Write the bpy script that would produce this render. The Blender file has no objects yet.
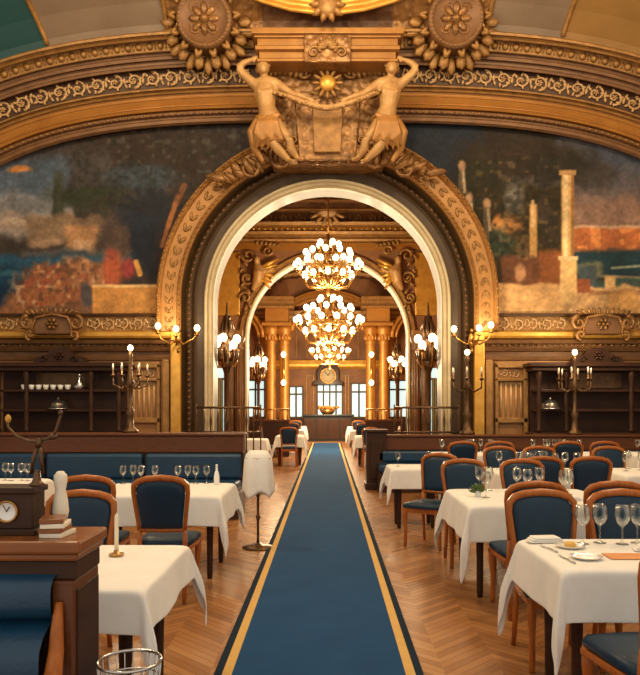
import bpy, math, random
import numpy as np
from mathutils import Vector, Matrix
R = random.Random(7)
PI = math.pi
COL = bpy.context.scene.collection
F, CX, HY, CH = 700.0, 327.5, 405.0, 1.55          # focal length in pixels, vanishing point, camera height

def P(x, y, d):
    """world point seen at photo position x, y at distance d"""
    return Vector(((x - CX) / F * d, d, CH - (y - HY) / F * d))

# ------------------------------------------------------------------ mesh builder
class MB:
    def __init__(s):
        s.v = []; s.f = []; s.sm = []
    def add(s, vs, fs, smooth=False):
        b = len(s.v)
        s.v.extend([tuple(v) for v in vs])
        for f in fs:
            s.f.append(tuple(i + b for i in f)); s.sm.append(smooth)
    def box(s, x0, x1, y0, y1, z0, z1):
        s.add([(x0,y0,z0),(x1,y0,z0),(x1,y1,z0),(x0,y1,z0),(x0,y0,z1),(x1,y0,z1),(x1,y1,z1),(x0,y1,z1)],
              [(0,3,2,1),(4,5,6,7),(0,1,5,4),(1,2,6,5),(2,3,7,6),(3,0,4,7)])
        return s
    def tube(s, pts, r, n=8, closed=False, flat=1.0, up=None):
        pts = [Vector(p) for p in pts]; m = len(pts)
        rr = list(r) if isinstance(r, (list, tuple)) else [r] * m
        vs = []; prev = None
        for i, p in enumerate(pts):
            a = pts[(i - 1) % m] if (closed or i) else p
            b = pts[(i + 1) % m] if (closed or i < m - 1) else p
            t = (b - a)
            if t.length < 1e-9: t = Vector((0, 0, 1))
            t.normalize()
            if up is not None:
                nx = Vector(up) - t * t.dot(Vector(up))
                if nx.length < 1e-4: nx = t.orthogonal()
            elif prev is None:
                nx = t.orthogonal()
            else:
                nx = prev - t * t.dot(prev)
                if nx.length < 1e-5: nx = t.orthogonal()
            nx.normalize(); prev = nx
            ny = t.cross(nx)
            for k in range(n):
                an = 2 * PI * k / n
                vs.append(p + nx * (math.cos(an) * rr[i] * flat) + ny * (math.sin(an) * rr[i]))
        fs = []
        for i in range(m if closed else m - 1):
            for k in range(n):
                a = i * n + k; b = i * n + (k + 1) % n
                c = ((i + 1) % m) * n + (k + 1) % n; d = ((i + 1) % m) * n + k
                fs.append((a, b, c, d))
        if not closed:
            fs.append(tuple(range(n - 1, -1, -1))); fs.append(tuple((m - 1) * n + k for k in range(n)))
        s.add(vs, fs, True)
        return s
    def lathe(s, prof, c=(0, 0, 0), n=16, caps=True):
        vs = []; m = len(prof)
        for (r, z) in prof:
            for k in range(n):
                a = 2 * PI * k / n
                vs.append((c[0] + r * math.cos(a), c[1] + r * math.sin(a), c[2] + z))
        fs = []
        for i in range(m - 1):
            for k in range(n):
                fs.append((i*n+k, i*n+(k+1) % n, (i+1)*n+(k+1) % n, (i+1)*n+k))
        if caps:
            fs.append(tuple(range(n - 1, -1, -1))); fs.append(tuple((m - 1) * n + k for k in range(n)))
        s.add(vs, fs, True)
        return s
    def ball(s, c, r, nu=8, nv=5, rot=None):
        if not isinstance(r, (list, tuple)): r = (r, r, r)
        c = Vector(c); vs = []
        def pt(v):
            v = Vector(v)
            if rot is not None: v = rot @ v
            return c + v
        vs.append(pt((0, 0, -r[2])))
        for j in range(1, nv):
            ph = -PI / 2 + PI * j / nv
            for k in range(nu):
                a = 2 * PI * k / nu
                vs.append(pt((r[0]*math.cos(ph)*math.cos(a), r[1]*math.cos(ph)*math.sin(a), r[2]*math.sin(ph))))
        vs.append(pt((0, 0, r[2])))
        fs = []; top = len(vs) - 1
        for k in range(nu):
            fs.append((0, 1 + (k+1) % nu, 1 + k))
            fs.append((top, 1 + (nv-2)*nu + k, 1 + (nv-2)*nu + (k+1) % nu))
        for j in range(nv - 2):
            for k in range(nu):
                a = 1 + j*nu
                fs.append((a+k, a+(k+1) % nu, a+nu+(k+1) % nu, a+nu+k))
        s.add(vs, fs, True)
        return s
    def prism(s, poly, y0, y1, smooth=False):
        """polygon in x, z pushed from y0 to y1"""
        n = len(poly)
        vs = [(x, y0, z) for x, z in poly] + [(x, y1, z) for x, z in poly]
        fs = [tuple(range(n)), tuple(range(2*n - 1, n - 1, -1))]
        for i in range(n):
            j = (i + 1) % n
            fs.append((i, i + n, j + n, j))
        s.add(vs, fs, smooth)
        return s
    def grid(s, rows, smooth=True, closed=False):
        m = len(rows); n = len(rows[0])
        vs = [p for r in rows for p in r]
        fs = []
        for i in range(m - 1):
            for k in range(n if closed else n - 1):
                fs.append((i*n+k, i*n+(k+1) % n, (i+1)*n+(k+1) % n, (i+1)*n+k))
        s.add(vs, fs, smooth)
        return s
    def xf(s, fn):
        s.v = [tuple(fn(*v)) for v in s.v]; return s
    def join(s, o):
        b = len(s.v); s.v.extend(o.v); s.sm.extend(o.sm)
        s.f.extend([tuple(i + b for i in f) for f in o.f]); return s
    def build(s, name, mat, parent=None, bevel=0.0, fix=True, sub=0, solid=0.0, remesh=0.0):
        me = bpy.data.meshes.new(name)
        me.from_pydata(s.v, [], s.f)
        me.polygons.foreach_set('use_smooth', s.sm)
        if fix and len(s.f) < 60000:
            import bmesh
            bm = bmesh.new(); bm.from_mesh(me)
            bmesh.ops.recalc_face_normals(bm, faces=bm.faces); bm.to_mesh(me); bm.free()
        me.update()
        o = bpy.data.objects.new(name, me); COL.objects.link(o)
        if mat: me.materials.append(mat)
        if parent is not None: o.parent = parent
        if remesh:
            md = o.modifiers.new('surface', 'REMESH'); md.mode = 'VOXEL'; md.voxel_size = remesh; md.use_smooth_shade = True
            ms = o.modifiers.new('smooth', 'SMOOTH'); ms.iterations = 3; ms.factor = .5
        if solid:
            md = o.modifiers.new('thick', 'SOLIDIFY'); md.thickness = solid; md.offset = -1
        if sub:
            md = o.modifiers.new('sub', 'SUBSURF'); md.levels = sub; md.render_levels = sub
        if bevel:
            md = o.modifiers.new('bev', 'BEVEL'); md.width = bevel; md.segments = 2; md.limit_method = 'ANGLE'
        return o

def tag(o, label=None, cat=None, group=None, kind=None):
    if label: o['label'] = label
    if cat: o['category'] = cat
    if group: o['group'] = group
    if kind: o['kind'] = kind
    return o
def thing(name, label, cat, loc=(0, 0, 0), rz=0.0, group=None):
    o = bpy.data.objects.new(name, None); COL.objects.link(o)
    o.location = loc; o.rotation_euler = (0, 0, rz); o.empty_display_size = .1
    return tag(o, label, cat, group)
def struct(o):
    o['kind'] = 'structure'; return o
KIDS = {}
def kids(o): return [c for c in bpy.data.objects if c.parent == o]
def copy_tree(o, loc, rz=0.0, label=None, group=None, scale=None):
    """a copy of a thing with copies of its parts and sub-parts"""
    c = o.copy(); COL.objects.link(c)
    c.location = loc; c.rotation_euler = (0, 0, rz)
    if scale: c.scale = scale
    if label: c['label'] = label
    if group: c['group'] = group
    if o.name not in KIDS: KIDS[o.name] = [(k, kids(k)) for k in kids(o)]
    for ch, gs in KIDS[o.name]:
        d = ch.copy(); COL.objects.link(d); d.parent = c
        for g in gs:
            e = g.copy(); COL.objects.link(e); e.parent = d
    return c

# ------------------------------------------------------------------ materials
def lin(c):
    out = []
    for v in c:
        v /= 255.0
        out.append(v / 12.92 if v <= .04045 else ((v + .055) / 1.055) ** 2.4)
    return tuple(out) + (1.0,)
def newmat(name):
    m = bpy.data.materials.new(name); m.use_nodes = True
    nt = m.node_tree
    return m, nt, nt.nodes, nt.links, nt.nodes['Principled BSDF']
def pmat(name, c1, c2=None, rough=.5, metal=0.0, scale=6.0, bump=0.0, bscale=40.0, stretch=(1, 1, 1), coat=0.0, sheen=0.0, detail=4):
    m, nt, N, L, bs = newmat(name)
    bs.inputs['Base Color'].default_value = lin(c1)
    bs.inputs['Roughness'].default_value = rough; bs.inputs['Metallic'].default_value = metal
    bs.inputs['Coat Weight'].default_value = coat; bs.inputs['Sheen Weight'].default_value = sheen
    bs.inputs['Coat Roughness'].default_value = .15
    tc = N.new('ShaderNodeTexCoord'); mp = N.new('ShaderNodeMapping'); mp.inputs['Scale'].default_value = stretch
    L.new(tc.outputs['Object'], mp.inputs['Vector'])
    if c2:
        no = N.new('ShaderNodeTexNoise'); no.inputs['Scale'].default_value = scale; no.inputs['Detail'].default_value = detail
        no.inputs['Roughness'].default_value = .65
        L.new(mp.outputs[0], no.inputs['Vector'])
        cr = N.new('ShaderNodeValToRGB'); cr.color_ramp.elements[0].position = .32; cr.color_ramp.elements[1].position = .68
        cr.color_ramp.elements[0].color = lin(c1); cr.color_ramp.elements[1].color = lin(c2)
        L.new(no.outputs['Fac'], cr.inputs[0]); L.new(cr.outputs[0], bs.inputs['Base Color'])
    if bump:
        n2 = N.new('ShaderNodeTexNoise'); n2.inputs['Scale'].default_value = bscale; n2.inputs['Detail'].default_value = 3
        L.new(mp.outputs[0], n2.inputs['Vector'])
        bp = N.new('ShaderNodeBump'); bp.inputs['Strength'].default_value = bump; bp.inputs['Distance'].default_value = .02
        L.new(n2.outputs['Fac'], bp.inputs['Height']); L.new(bp.outputs[0], bs.inputs['Normal'])
    return m
def carved(name, c1, c2, rough=.42, metal=.35, vs=9.0, dist=.05):
    """gilded carving: a relief of small lobes over mottled gilding"""
    m, nt, N, L, bs = newmat(name)
    bs.inputs['Roughness'].default_value = rough; bs.inputs['Metallic'].default_value = metal
    tc = N.new('ShaderNodeTexCoord')
    no = N.new('ShaderNodeTexNoise'); no.inputs['Scale'].default_value = 5; no.inputs['Detail'].default_value = 5
    L.new(tc.outputs['Object'], no.inputs['Vector'])
    cr = N.new('ShaderNodeValToRGB'); cr.color_ramp.elements[0].position = .35; cr.color_ramp.elements[1].position = .65
    cr.color_ramp.elements[0].color = lin(c1); cr.color_ramp.elements[1].color = lin(c2)
    L.new(no.outputs['Fac'], cr.inputs[0]); L.new(cr.outputs[0], bs.inputs['Base Color'])
    vo = N.new('ShaderNodeTexVoronoi'); vo.feature = 'SMOOTH_F1'; vo.inputs['Scale'].default_value = vs
    L.new(tc.outputs['Object'], vo.inputs['Vector'])
    bp = N.new('ShaderNodeBump'); bp.invert = True; bp.inputs['Strength'].default_value = .8; bp.inputs['Distance'].default_value = dist
    L.new(vo.outputs['Distance'], bp.inputs['Height']); L.new(bp.outputs[0], bs.inputs['Normal'])
    return m
def emis(name, c, st):
    m, nt, N, L, bs = newmat(name)
    bs.inputs['Base Color'].default_value = lin(c)
    bs.inputs['Emission Color'].default_value = lin(c); bs.inputs['Emission Strength'].default_value = st
    return m
def glassmat(name, tint=(250, 252, 250)):
    m, nt, N, L, bs = newmat(name)
    N.remove(bs); out = [n for n in N if n.type == 'OUTPUT_MATERIAL'][0]
    tr = N.new('ShaderNodeBsdfTransparent'); tr.inputs[0].default_value = lin(tint)
    gl = N.new('ShaderNodeBsdfGlossy'); gl.inputs['Roughness'].default_value = .04
    lw = N.new('ShaderNodeLayerWeight'); lw.inputs['Blend'].default_value = .35
    mx = N.new('ShaderNodeMixShader')
    L.new(lw.outputs['Facing'], mx.inputs[0]); L.new(tr.outputs[0], mx.inputs[1]); L.new(gl.outputs[0], mx.inputs[2])
    L.new(mx.outputs[0], out.inputs['Surface'])
    return m

M = {}
M['gold'] = pmat('gilded_plaster', (132, 94, 48), (170, 126, 68), .45, .3, 6, .35, 60)
M['gold_hi'] = pmat('bright_gilding', (196, 142, 54), (222, 170, 78), .35, .45, 5, .15, 50)
M['gold_flat'] = pmat('orange_gilding', (158, 104, 40), (178, 122, 50), .42, .3, 2, .1, 40)
M['gold_arch'] = pmat('tan_gilding', (158, 110, 56), (178, 128, 66), .45, .25, 3, .15, 40)
M['brown'] = pmat('umber_plaster', (108, 74, 44), (130, 92, 56), .5, .15, 5, .2, 50)
M['brown_dark'] = pmat('dark_umber_plaster', (66, 44, 28), (84, 56, 34), .5, .1, 5, .2, 50)
M['pale_relief'] = pmat('pale_gilded_relief', (184, 146, 98), (204, 168, 120), .5, .1, 7, .2, 60)
M['carve'] = carved('carved_gilding', (120, 84, 46), (156, 112, 62))
M['carve_dark'] = carved('carved_umber', (88, 60, 38), (116, 80, 50), .5, .15, 7)
M['statue'] = pmat('old_gilded_stucco', (168, 126, 74), (196, 154, 96), .48, .15, 5, .2, 40)
M['cream'] = pmat('cream_paint', (206, 188, 150), (190, 172, 132), .55, 0, 4)
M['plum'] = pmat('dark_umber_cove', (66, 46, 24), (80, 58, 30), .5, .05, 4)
M['panel'] = pmat('gilded_wood_panel', (154, 106, 58), (170, 120, 68), .45, .15, 5, .25, 45)
M['wood_dark'] = pmat('dark_walnut', (50, 29, 17), (66, 39, 22), .5, 0, 5, .1, 40, (1, 1, 6), .05)
M['wood_red'] = pmat('polished_mahogany', (150, 80, 28), (178, 102, 40), .36, 0, 7, .05, 60, (6, 6, 1), .08)
M['wood_shelf'] = pmat('warm_mahogany_shelf', (124, 70, 32), (144, 86, 42), .3, 0, 4, .04, 60, (1, 8, 8), .1)
M['leather'] = pmat('navy_leather', (14, 54, 80), (20, 62, 90), .4, 0, 9, .12, 90, (1, 1, 1), .06)
M['cloth'] = pmat('white_linen', (243, 239, 230), (236, 230, 219), .85, 0, 8, .06, 160, (1, 1, 1), 0, .1)
M['brass'] = pmat('aged_brass', (168, 120, 58), (190, 142, 76), .3, .8, 10)
M['bronze'] = pmat('dark_bronze', (88, 64, 42), (112, 84, 56), .35, .7, 10)
M['silver'] = pmat('silver_plate', (206, 204, 200), (190, 188, 184), .18, .95, 10)
M['white_china'] = pmat('white_china', (240, 238, 232), None, .2)
M['wax'] = pmat('ivory_wax', (240, 228, 204), None, .5)
M['glass'] = glassmat('clear_glass')
M['black'] = pmat('black_lacquer', (20, 20, 24), None, .4)
M['rail'] = pmat('brown_mahogany_rail', (88, 48, 26), (106, 62, 34), .4, 0, 7, .05, 60, (1, 6, 6), .1)
M['orange'] = pmat('orange_paper', (214, 140, 84), (226, 160, 104), .7)
M['yellow'] = pmat('butter_yellow', (226, 178, 84), None, .6)
M['bulb'] = emis('lit_bulb', (255, 232, 184), 7.0)
M['green'] = pmat('leaf_green', (70, 92, 40), (92, 112, 54), .6, 0, 20)
M['chair_leather'] = pmat('dark_blue_leather', (13, 42, 62), (18, 48, 70), .42, 0, 9, .12, 90, (1, 1, 1), .05)
M['curtain'] = pmat('sage_curtain', (150, 142, 104), (124, 116, 84), .8, 0, 30, .2, 30, (1, 4, .2))
M['paint_brown'] = pmat('painted_vault', (150, 100, 58), (118, 80, 48), .6, .05, 1.6, .15, 30)
M['sky_paint'] = pmat('painted_sky', (112, 92, 74), (128, 110, 92), .6, 0, .8)
M['teal_paint'] = pmat('painted_teal_sky', (20, 60, 64), (30, 76, 78), .6, 0, .8)
M['olive_paint'] = pmat('painted_olive', (128, 96, 46), (146, 108, 54), .6, 0, 1.2)
M['day'] = emis('daylit_pane', (206, 236, 232), 1.0)

def mathn(N, L, op, a, b=None):
    n = N.new('ShaderNodeMath'); n.operation = op
    for i, v in enumerate((a, b)):
        if v is None: continue
        if isinstance(v, (int, float)): n.inputs[i].default_value = v
        else: L.new(v, n.inputs[i])
    return n.outputs[0]
def parquet():
    m, nt, N, L, bs = newmat('chevron_parquet')
    tc = N.new('ShaderNodeTexCoord'); sp = N.new('ShaderNodeSeparateXYZ'); L.new(tc.outputs['Object'], sp.inputs[0])
    W, PW = .34, .085
    x = mathn(N, L, 'ADD', sp.outputs[0], 100.0 * W); y = sp.outputs[1]
    col = mathn(N, L, 'FLOOR', mathn(N, L, 'DIVIDE', x, W))
    tri = mathn(N, L, 'ABSOLUTE', mathn(N, L, 'SUBTRACT', mathn(N, L, 'MODULO', x, 2 * W), W))
    u = mathn(N, L, 'DIVIDE', mathn(N, L, 'ADD', mathn(N, L, 'ADD', y, 40.0), tri), PW)
    row = mathn(N, L, 'FLOOR', u); fr = mathn(N, L, 'FRACT', u)
    cb = N.new('ShaderNodeCombineXYZ'); L.new(col, cb.inputs[0]); L.new(row, cb.inputs[1])
    wn = N.new('ShaderNodeTexWhiteNoise'); wn.noise_dimensions = '2D'; L.new(cb.outputs[0], wn.inputs['Vector'])
    no = N.new('ShaderNodeTexNoise'); no.inputs['Scale'].default_value = 1.3; no.inputs['Detail'].default_value = 5
    L.new(tc.outputs['Object'], no.inputs['Vector'])
    mixv = mathn(N, L, 'ADD', mathn(N, L, 'MULTIPLY', wn.outputs['Value'], .3), mathn(N, L, 'MULTIPLY', no.outputs['Fac'], .72))
    cr = N.new('ShaderNodeValToRGB'); e = cr.color_ramp.elements
    e[0].position = .12; e[0].color = lin((120, 78, 44)); e[1].position = .92; e[1].color = lin((204, 152, 98))
    e2 = e.new(.5); e2.color = lin((164, 112, 66))
    L.new(mixv, cr.inputs[0])
    gap = mathn(N, L, 'LESS_THAN', fr, .05)
    mx = N.new('ShaderNodeMix'); mx.data_type = 'RGBA'; mx.inputs[7].default_value = lin((98, 60, 34))
    L.new(gap, mx.inputs[0]); L.new(cr.outputs[0], mx.inputs[6]); L.new(mx.outputs[2], bs.inputs['Base Color'])
    bs.inputs['Roughness'].default_value = .27; bs.inputs['Coat Weight'].default_value = .25; bs.inputs['Coat Roughness'].default_value = .2
    return m
M['floor'] = parquet()
M['carpet'] = pmat('blue_carpet_pile', (20, 64, 106), (26, 72, 114), .95, 0, 3, .3, 300, (1, 1, 1), 0, .03)
M['carpet_dark'] = pmat('navy_carpet_edge', (22, 38, 54), (26, 42, 58), .95, 0, 3, .3, 300)
for _k in ('wood_red', 'wood_shelf', 'rail', 'chair_leather'): M[_k].node_tree.nodes['Principled BSDF'].inputs['Specular IOR Level'].default_value = .3
M['wood_dark'].node_tree.nodes['Principled BSDF'].inputs['Specular IOR Level'].default_value = .25
for _k in ('carpet', 'carpet_dark', 'cloth', 'curtain'): M[_k].node_tree.nodes['Principled BSDF'].inputs['Specular IOR Level'].default_value = .12
M['carpet_yellow'] = pmat('yellow_carpet_stripe', (206, 164, 88), (216, 174, 98), .95, 0, 9, .3, 300)

# ------------------------------------------------------------------ curves and sweeps
class Frames:
    """a path in the x-z plane of a wall at y0, with outward normals; maps (s, t, h) into the room"""
    def __init__(s, pts, y0, normals=None):
        s.p = np.array(pts, float); s.y0 = y0
        d = np.gradient(s.p, axis=0)
        if normals is None:
            n = np.stack([-d[:, 1], d[:, 0]], 1); n /= np.linalg.norm(n, axis=1)[:, None]
        else: n = np.array(normals, float)
        s.n = n
        seg = np.linalg.norm(np.diff(s.p, axis=0), axis=1)
        s.s = np.concatenate([[0], np.cumsum(seg)]); s.L = s.s[-1]
    def at(s, q, t, h):
        px = np.interp(q, s.s, s.p[:, 0]); pz = np.interp(q, s.s, s.p[:, 1])
        nx = np.interp(q, s.s, s.n[:, 0]); nz = np.interp(q, s.s, s.n[:, 1])
        return (px + nx * t, s.y0 - h, pz + nz * t)
    def sweep(s, prof, step=1):
        rows = []
        idx = list(range(0, len(s.p), step))
        for (t, h) in prof:
            rows.append([(s.p[i, 0] + s.n[i, 0]*t, s.y0 - h, s.p[i, 1] + s.n[i, 1]*t) for i in idx])
        mb = MB()
        for k in range(len(rows) - 1): mb.grid(rows[k:k+2], True)
        return mb
def leaf(mb, c, ang, L, W, H, nu=6, nv=4):
    rot = Matrix.Rotation(ang, 3, 'Z')
    mb.ball((c[0] + math.cos(ang)*L/2, c[1] + math.sin(ang)*L/2, c[2]), (L/2, W/2, H), nu, nv, rot)
def scroll(mb, c, r0, turns, a0, sgn, rt, h, n=18):
    pts = []; rad = []
    for i in range(n):
        f = i / (n - 1)
        a = a0 + sgn * turns * 2 * PI * f; r = r0 * (1 - .86 * f)
        pts.append((c[0] + r*math.cos(a), c[1] + r*math.sin(a), c[2])); rad.append(rt * (1 - .45 * f))
    mb.tube(pts, rad, 5)
def rosette(mb, c, r, n, H):
    for k in range(n):
        leaf(mb, (c[0] + .2*r*math.cos(2*PI*k/n), c[1] + .2*r*math.sin(2*PI*k/n), c[2]), 2*PI*k/n, r*.8, r*.5, H)
    mb.ball(c, (r*.28, r*.28, H*1.6), 8, 4)
def foliage(mb, s0, s1, t0, t1, h, unit, seed=1):
    """running scrolls with leaves along a band"""
    rr = random.Random(seed); n = max(1, int(round((s1 - s0) / unit))); u = (s1 - s0) / n; hh = (t1 - t0) / 2; tm = (t0 + t1) / 2
    for i in range(n):
        c = (s0 + (i + .5)*u, tm, h); sg = 1 if i % 2 else -1
        scroll(mb, c, hh*.86, 1.3, -sg*PI/2 + PI*(sg > 0)*0, sg, hh*.16, h)
        for k in range(5):
            a = 2*PI*k/5 + rr.random()*.5
            leaf(mb, (c[0] + hh*.45*math.cos(a), c[1] + hh*.45*math.sin(a), h), a + .5*sg, hh*.62, hh*.3, hh*.2)
        rosette(mb, (c[0], c[1], h + .01), hh*.34, 5, hh*.18)
        leaf(mb, (s0 + i*u, tm + sg*hh*.5, h), -sg*PI/2, hh*.9, hh*.34, hh*.2)
        leaf(mb, (s0 + i*u, tm - sg*hh*.2, h), -sg*1.2, hh*.7, hh*.28, hh*.2)
def beads(mb, s0, s1, t, h, gap, r):
    n = int((s1 - s0) / gap)
    for i in range(n): mb.ball((s0 + (i + .5)*(s1 - s0)/n, t, h), r, 6, 4)
def eggs(mb, s0, s1, t0, t1, h, gap):
    n = int((s1 - s0) / gap); g = (s1 - s0)/n; tm = (t0+t1)/2; hh = (t1-t0)/2
    for i in range(n):
        mb.ball((s0 + (i + .5)*g, tm, h), (g*.33, hh*.9, g*.3), 8, 5)
        leaf(mb, (s0 + i*g, tm - hh*.9, h), PI/2, hh*1.8, g*.16, g*.16)
# ================================================================== THE SETTING
TRIM = [0]
def trim(mb, mat, fix=True, bevel=0.0):
    TRIM[0] += 1
    return struct(mb.build('trim_%d' % TRIM[0], mat, None, bevel, fix))
WY = 14.0
struct(MB().box(-8.3, 8.3, -1.0, 34.4, -.1, 0).build('floor', M['floor']))

# --- arch wall, pierced by the round arch
AR, AZ = 2.27, 3.59
def archz(x, r=AR + .03, z=AZ): return z + math.sqrt(max(0, r*r - x*x))
mb = MB()
mb.box(-8.3, -2.3, WY, WY + .5, 0, 12.5); mb.box(2.3, 8.3, WY, WY + .5, 0, 12.5)
xs = [-2.3 * math.cos(PI * k / 40) for k in range(41)]
for y in (WY, WY + .5): mb.grid([[(x, y, archz(x)) for x in xs], [(x, y, 12.5) for x in xs]], False)
struct(mb.build('wall_back', M['brown'], fix=False))
# side walls of the dining room with tall window openings towards the daylight, and its ceiling
for sg, nm in ((-1, 'wall_left'), (1, 'wall_right')):
    mb = MB(); a, b = sorted((sg*8.3, sg*8.7))
    mb.box(a, b, 2.0, 14.5, 0, .9); mb.box(a, b, 2.0, 14.5, 6.2, 12.5)
    for y0, y1 in ((2.0, 3.0), (5.4, 6.4), (8.8, 9.8), (12.2, 14.5)): mb.box(a, b, y0, y1, .9, 6.2)
    struct(mb.build(nm, M['brown']))

def round_path(r, zc, z0, n=48):
    pts = [(-r, z0 + (zc - z0) * k / 6) for k in range(6)]
    pts += [(-r * math.cos(PI * k / n), zc + r * math.sin(PI * k / n)) for k in range(n + 1)]
    pts += [(r, zc - (zc - z0) * k / 6) for k in range(1, 7)]
    nn = [(-1, 0)] * 6 + [(-math.cos(PI * k / n), math.sin(PI * k / n)) for k in range(n + 1)] + [(1, 0)] * 6
    return pts, nn
A1 = Frames(*(lambda p: (p[0], WY, p[1]))(round_path(AR, AZ, 0.0)))
trim(A1.sweep([(0, -.02), (0, .1), (.025, .15), (.06, .12), (.09, .12), (.11, .17), (.15, .17), (.18, .1)]), M['cream'], False)
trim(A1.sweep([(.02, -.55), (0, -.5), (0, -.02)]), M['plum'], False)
trim(A1.sweep([(.18, .1), (.19, .1)]), M['plum'], False)
trim(A1.sweep([(.19, .1), (.21, .03), (.33, .03), (.38, .06), (.42, .17), (.46, .2), (.5, .17), (.54, .12), (.59, .28)]), M['plum'], False)
A1b = Frames(*(lambda p: (p[0], WY, p[1]))(round_path(AR, AZ, 3.0)))
trim(A1b.sweep([(.59, .2), (.59, .36), (.63, .4), (.67, .36), (.69, .31), (.97, .33), (.99, .38), (1.03, .42), (1.07, .38), (1.07, 0)]), M['gold_arch'], False)
mb = MB(); beads(mb, 0, A1b.L, .63, .41, .085, .026); beads(mb, 0, A1b.L, 1.03, .42, .1, .03)
ln = A1b.L
for k in range(46):                                    # flat leaves lying along the tan band
    c = (k + .5) * ln / 46
    leaf(mb, (c - .11, .83, .325), .55, .15, .07, .018); leaf(mb, (c - .11, .83, .325), -.55, .15, .07, .018)
trim(mb.xf(A1b.at), M['gold'], False)
mb = MB(); beads(mb, 0, A1.L, .46, .19, .11, .035); trim(mb.xf(A1.at), M['carve_dark'], False)

# --- the huge flattened arch over the murals
def big_path():
    A, B, n = 8.3, 5.0, 3.2; raw = []
    for k in range(801):
        ph = PI - PI * k / 800; c = math.cos(ph); s_ = max(0.0, math.sin(ph))
        raw.append((A * math.copysign(abs(c) ** (2 / n), c), 2.21 + B * s_ ** (2 / n)))
    raw = np.array(raw); d = np.concatenate([[0], np.cumsum(np.linalg.norm(np.diff(raw, axis=0), axis=1))])
    q = np.linspace(0, d[-1], 161)
    return np.stack([np.interp(q, d, raw[:, 0]), np.interp(q, d, raw[:, 1])], 1)
BA = Frames(big_path(), WY); BC = BA.L / 2
def tz(y, h): return CH + (HY - y) * (WY - h) / F - 7.21
def prof(*yh): return [(tz(y, h), h) for y, h in yh]
trim(BA.sweep(prof((122.5, 0), (122.5, .2), (120, .26), (117, .26), (116, .2), (114, .2), (112, .28), (109.5, .28), (108.5, .22))), M['brown'], False)
trim(BA.sweep(prof((108.5, .22), (107, .3), (104, .33), (103.6, .35), (102.8, .35), (102.4, .33), (96, .39), (95.6, .41), (94.8, .41), (94.4, .4), (91, .42))), M['gold_flat'], False)
trim(BA.sweep(prof((91, .42), (90.5, .5), (88.8, .52), (88.2, .46), (87, .48), (86, .54), (84.5, .54), (84, .42))), M['gold'], False)
trim(BA.sweep(prof((84, .42), (65, .44))), M['brown_dark'], False)
trim(BA.sweep(prof((65, .44), (64.5, .62), (62, .64), (61, .56), (57, .58), (56, .68), (53, .7), (52, .62), (49.5, .64), (48.5, .72), (47.5, .64))), M['brown'], False)
trim(BA.sweep(prof((47.5, .64), (36, .72))), M['gold'], False)
trim(BA.sweep(prof((36, .72), (36, .9), (34, .93), (33, .88), (31.5, .9), (31, .97), (28.5, .98), (27.5, .9))), M['gold'], False)
mb = MB(); te, tf = tz(83.5, .45), tz(65.5, .46)
for a, b in ((BC - 8.3, BC - 1.45), (BC + 1.45, BC + 8.3)): foliage(mb, a, b, te, tf, .455, .34, 3)
trim(mb.xf(BA.at), M['pale_relief'], False)
mb = MB()
for a, b in ((BC - 8.6, BC - 1.45), (BC + 1.45, BC + 8.6)):
    eggs(mb, a, b, tz(46.8, .66), tz(36.5, .7), .68, .19)
    beads(mb, a, b, tz(111, .28), .29, .12, .03)
trim(mb.xf(BA.at), M['gold'], False)
# coved ceiling rising from the arch, with painted fields between gilded ribs
t0 = tz(27.5, .9)
cove = [(t0, .9), (t0 + .1, .95), (t0 + .35, 1.25), (t0 + .6, 1.7), (t0 + .85, 2.5), (t0 + 1.0, 3.6), (t0 + 1.05, 6.0)]
def slice_frames(fr, s0, s1, n=24):
    q = np.linspace(s0, s1, n)
    f2 = Frames([(np.interp(v, fr.s, fr.p[:, 0]), np.interp(v, fr.s, fr.p[:, 1])) for v in q], fr.y0,
                [(np.interp(v, fr.s, fr.n[:, 0]), np.interp(v, fr.s, fr.n[:, 1])) for v in q])
    return f2
for s0, s1, mt in ((0, BC - 4.95, 'teal_paint'), (BC - 4.95, BC - 2.9, 'sky_paint'), (BC - 2.9, BC - 1.2, 'carve'), (BC - 1.2, BC + 1.2, 'carve_dark'),
                   (BC + 1.2, BC + 2.9, 'carve'), (BC + 2.9, BC + 4.2, 'sky_paint'), (BC + 4.2, BA.L, 'olive_paint')):
    struct(slice_frames(BA, s0, s1).sweep(cove).build('ceiling', M[mt], fix=False))
mb = MB()
for q in (BC - 4.95, BC - 2.9, BC + 2.9, BC + 4.2):
    mb.tube([BA.at(q, t + .02, h + .02) for t, h in cove], .05, 6)
trim(mb, M['gold'], False)
struct(MB().box(-8.7, 8.7, 1.5, 9.0, 10.9, 11.1).build('ceiling', M['sky_paint']))

# --- keystone console over the arch
def pbox(mb, x0, x1, y0, y1, d, depth):
    a, b = P(x0, y1, d), P(x1, y0, d)
    mb.box(a.x, b.x, d, d + depth, a.z, b.z)
mb = MB()
pbox(mb, 251, 404, 27, 33, 12.72, 1.2); pbox(mb, 254, 401, 33, 37, 12.8, 1.1); pbox(mb, 257, 398, 37, 45, 12.86, 1.0)
pbox(mb, 255, 400, 45, 49, 12.8, 1.1); pbox(mb, 259, 396, 49, 58, 12.9, 1.0); pbox(mb, 257, 398, 58, 61, 12.84, 1.0)
trim(mb, M['gold_arch'], True, .015)
mb = MB()
def pz(x, y, d): p = P(x, y, d); return (p.x, p.z)
mb.prism([pz(262, 60, 13.4), pz(394, 60, 13.4), pz(384, 165, 13.4), pz(272, 165, 13.4)], 13.4, 14.0)
mb.prism([pz(295, 98, 13.28), pz(360, 98, 13.28), pz(356, 160, 13.28), pz(299, 160, 13.28)], 13.28, 13.5)
trim(mb, M['carve'], True, .02)
mb = MB()
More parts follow.
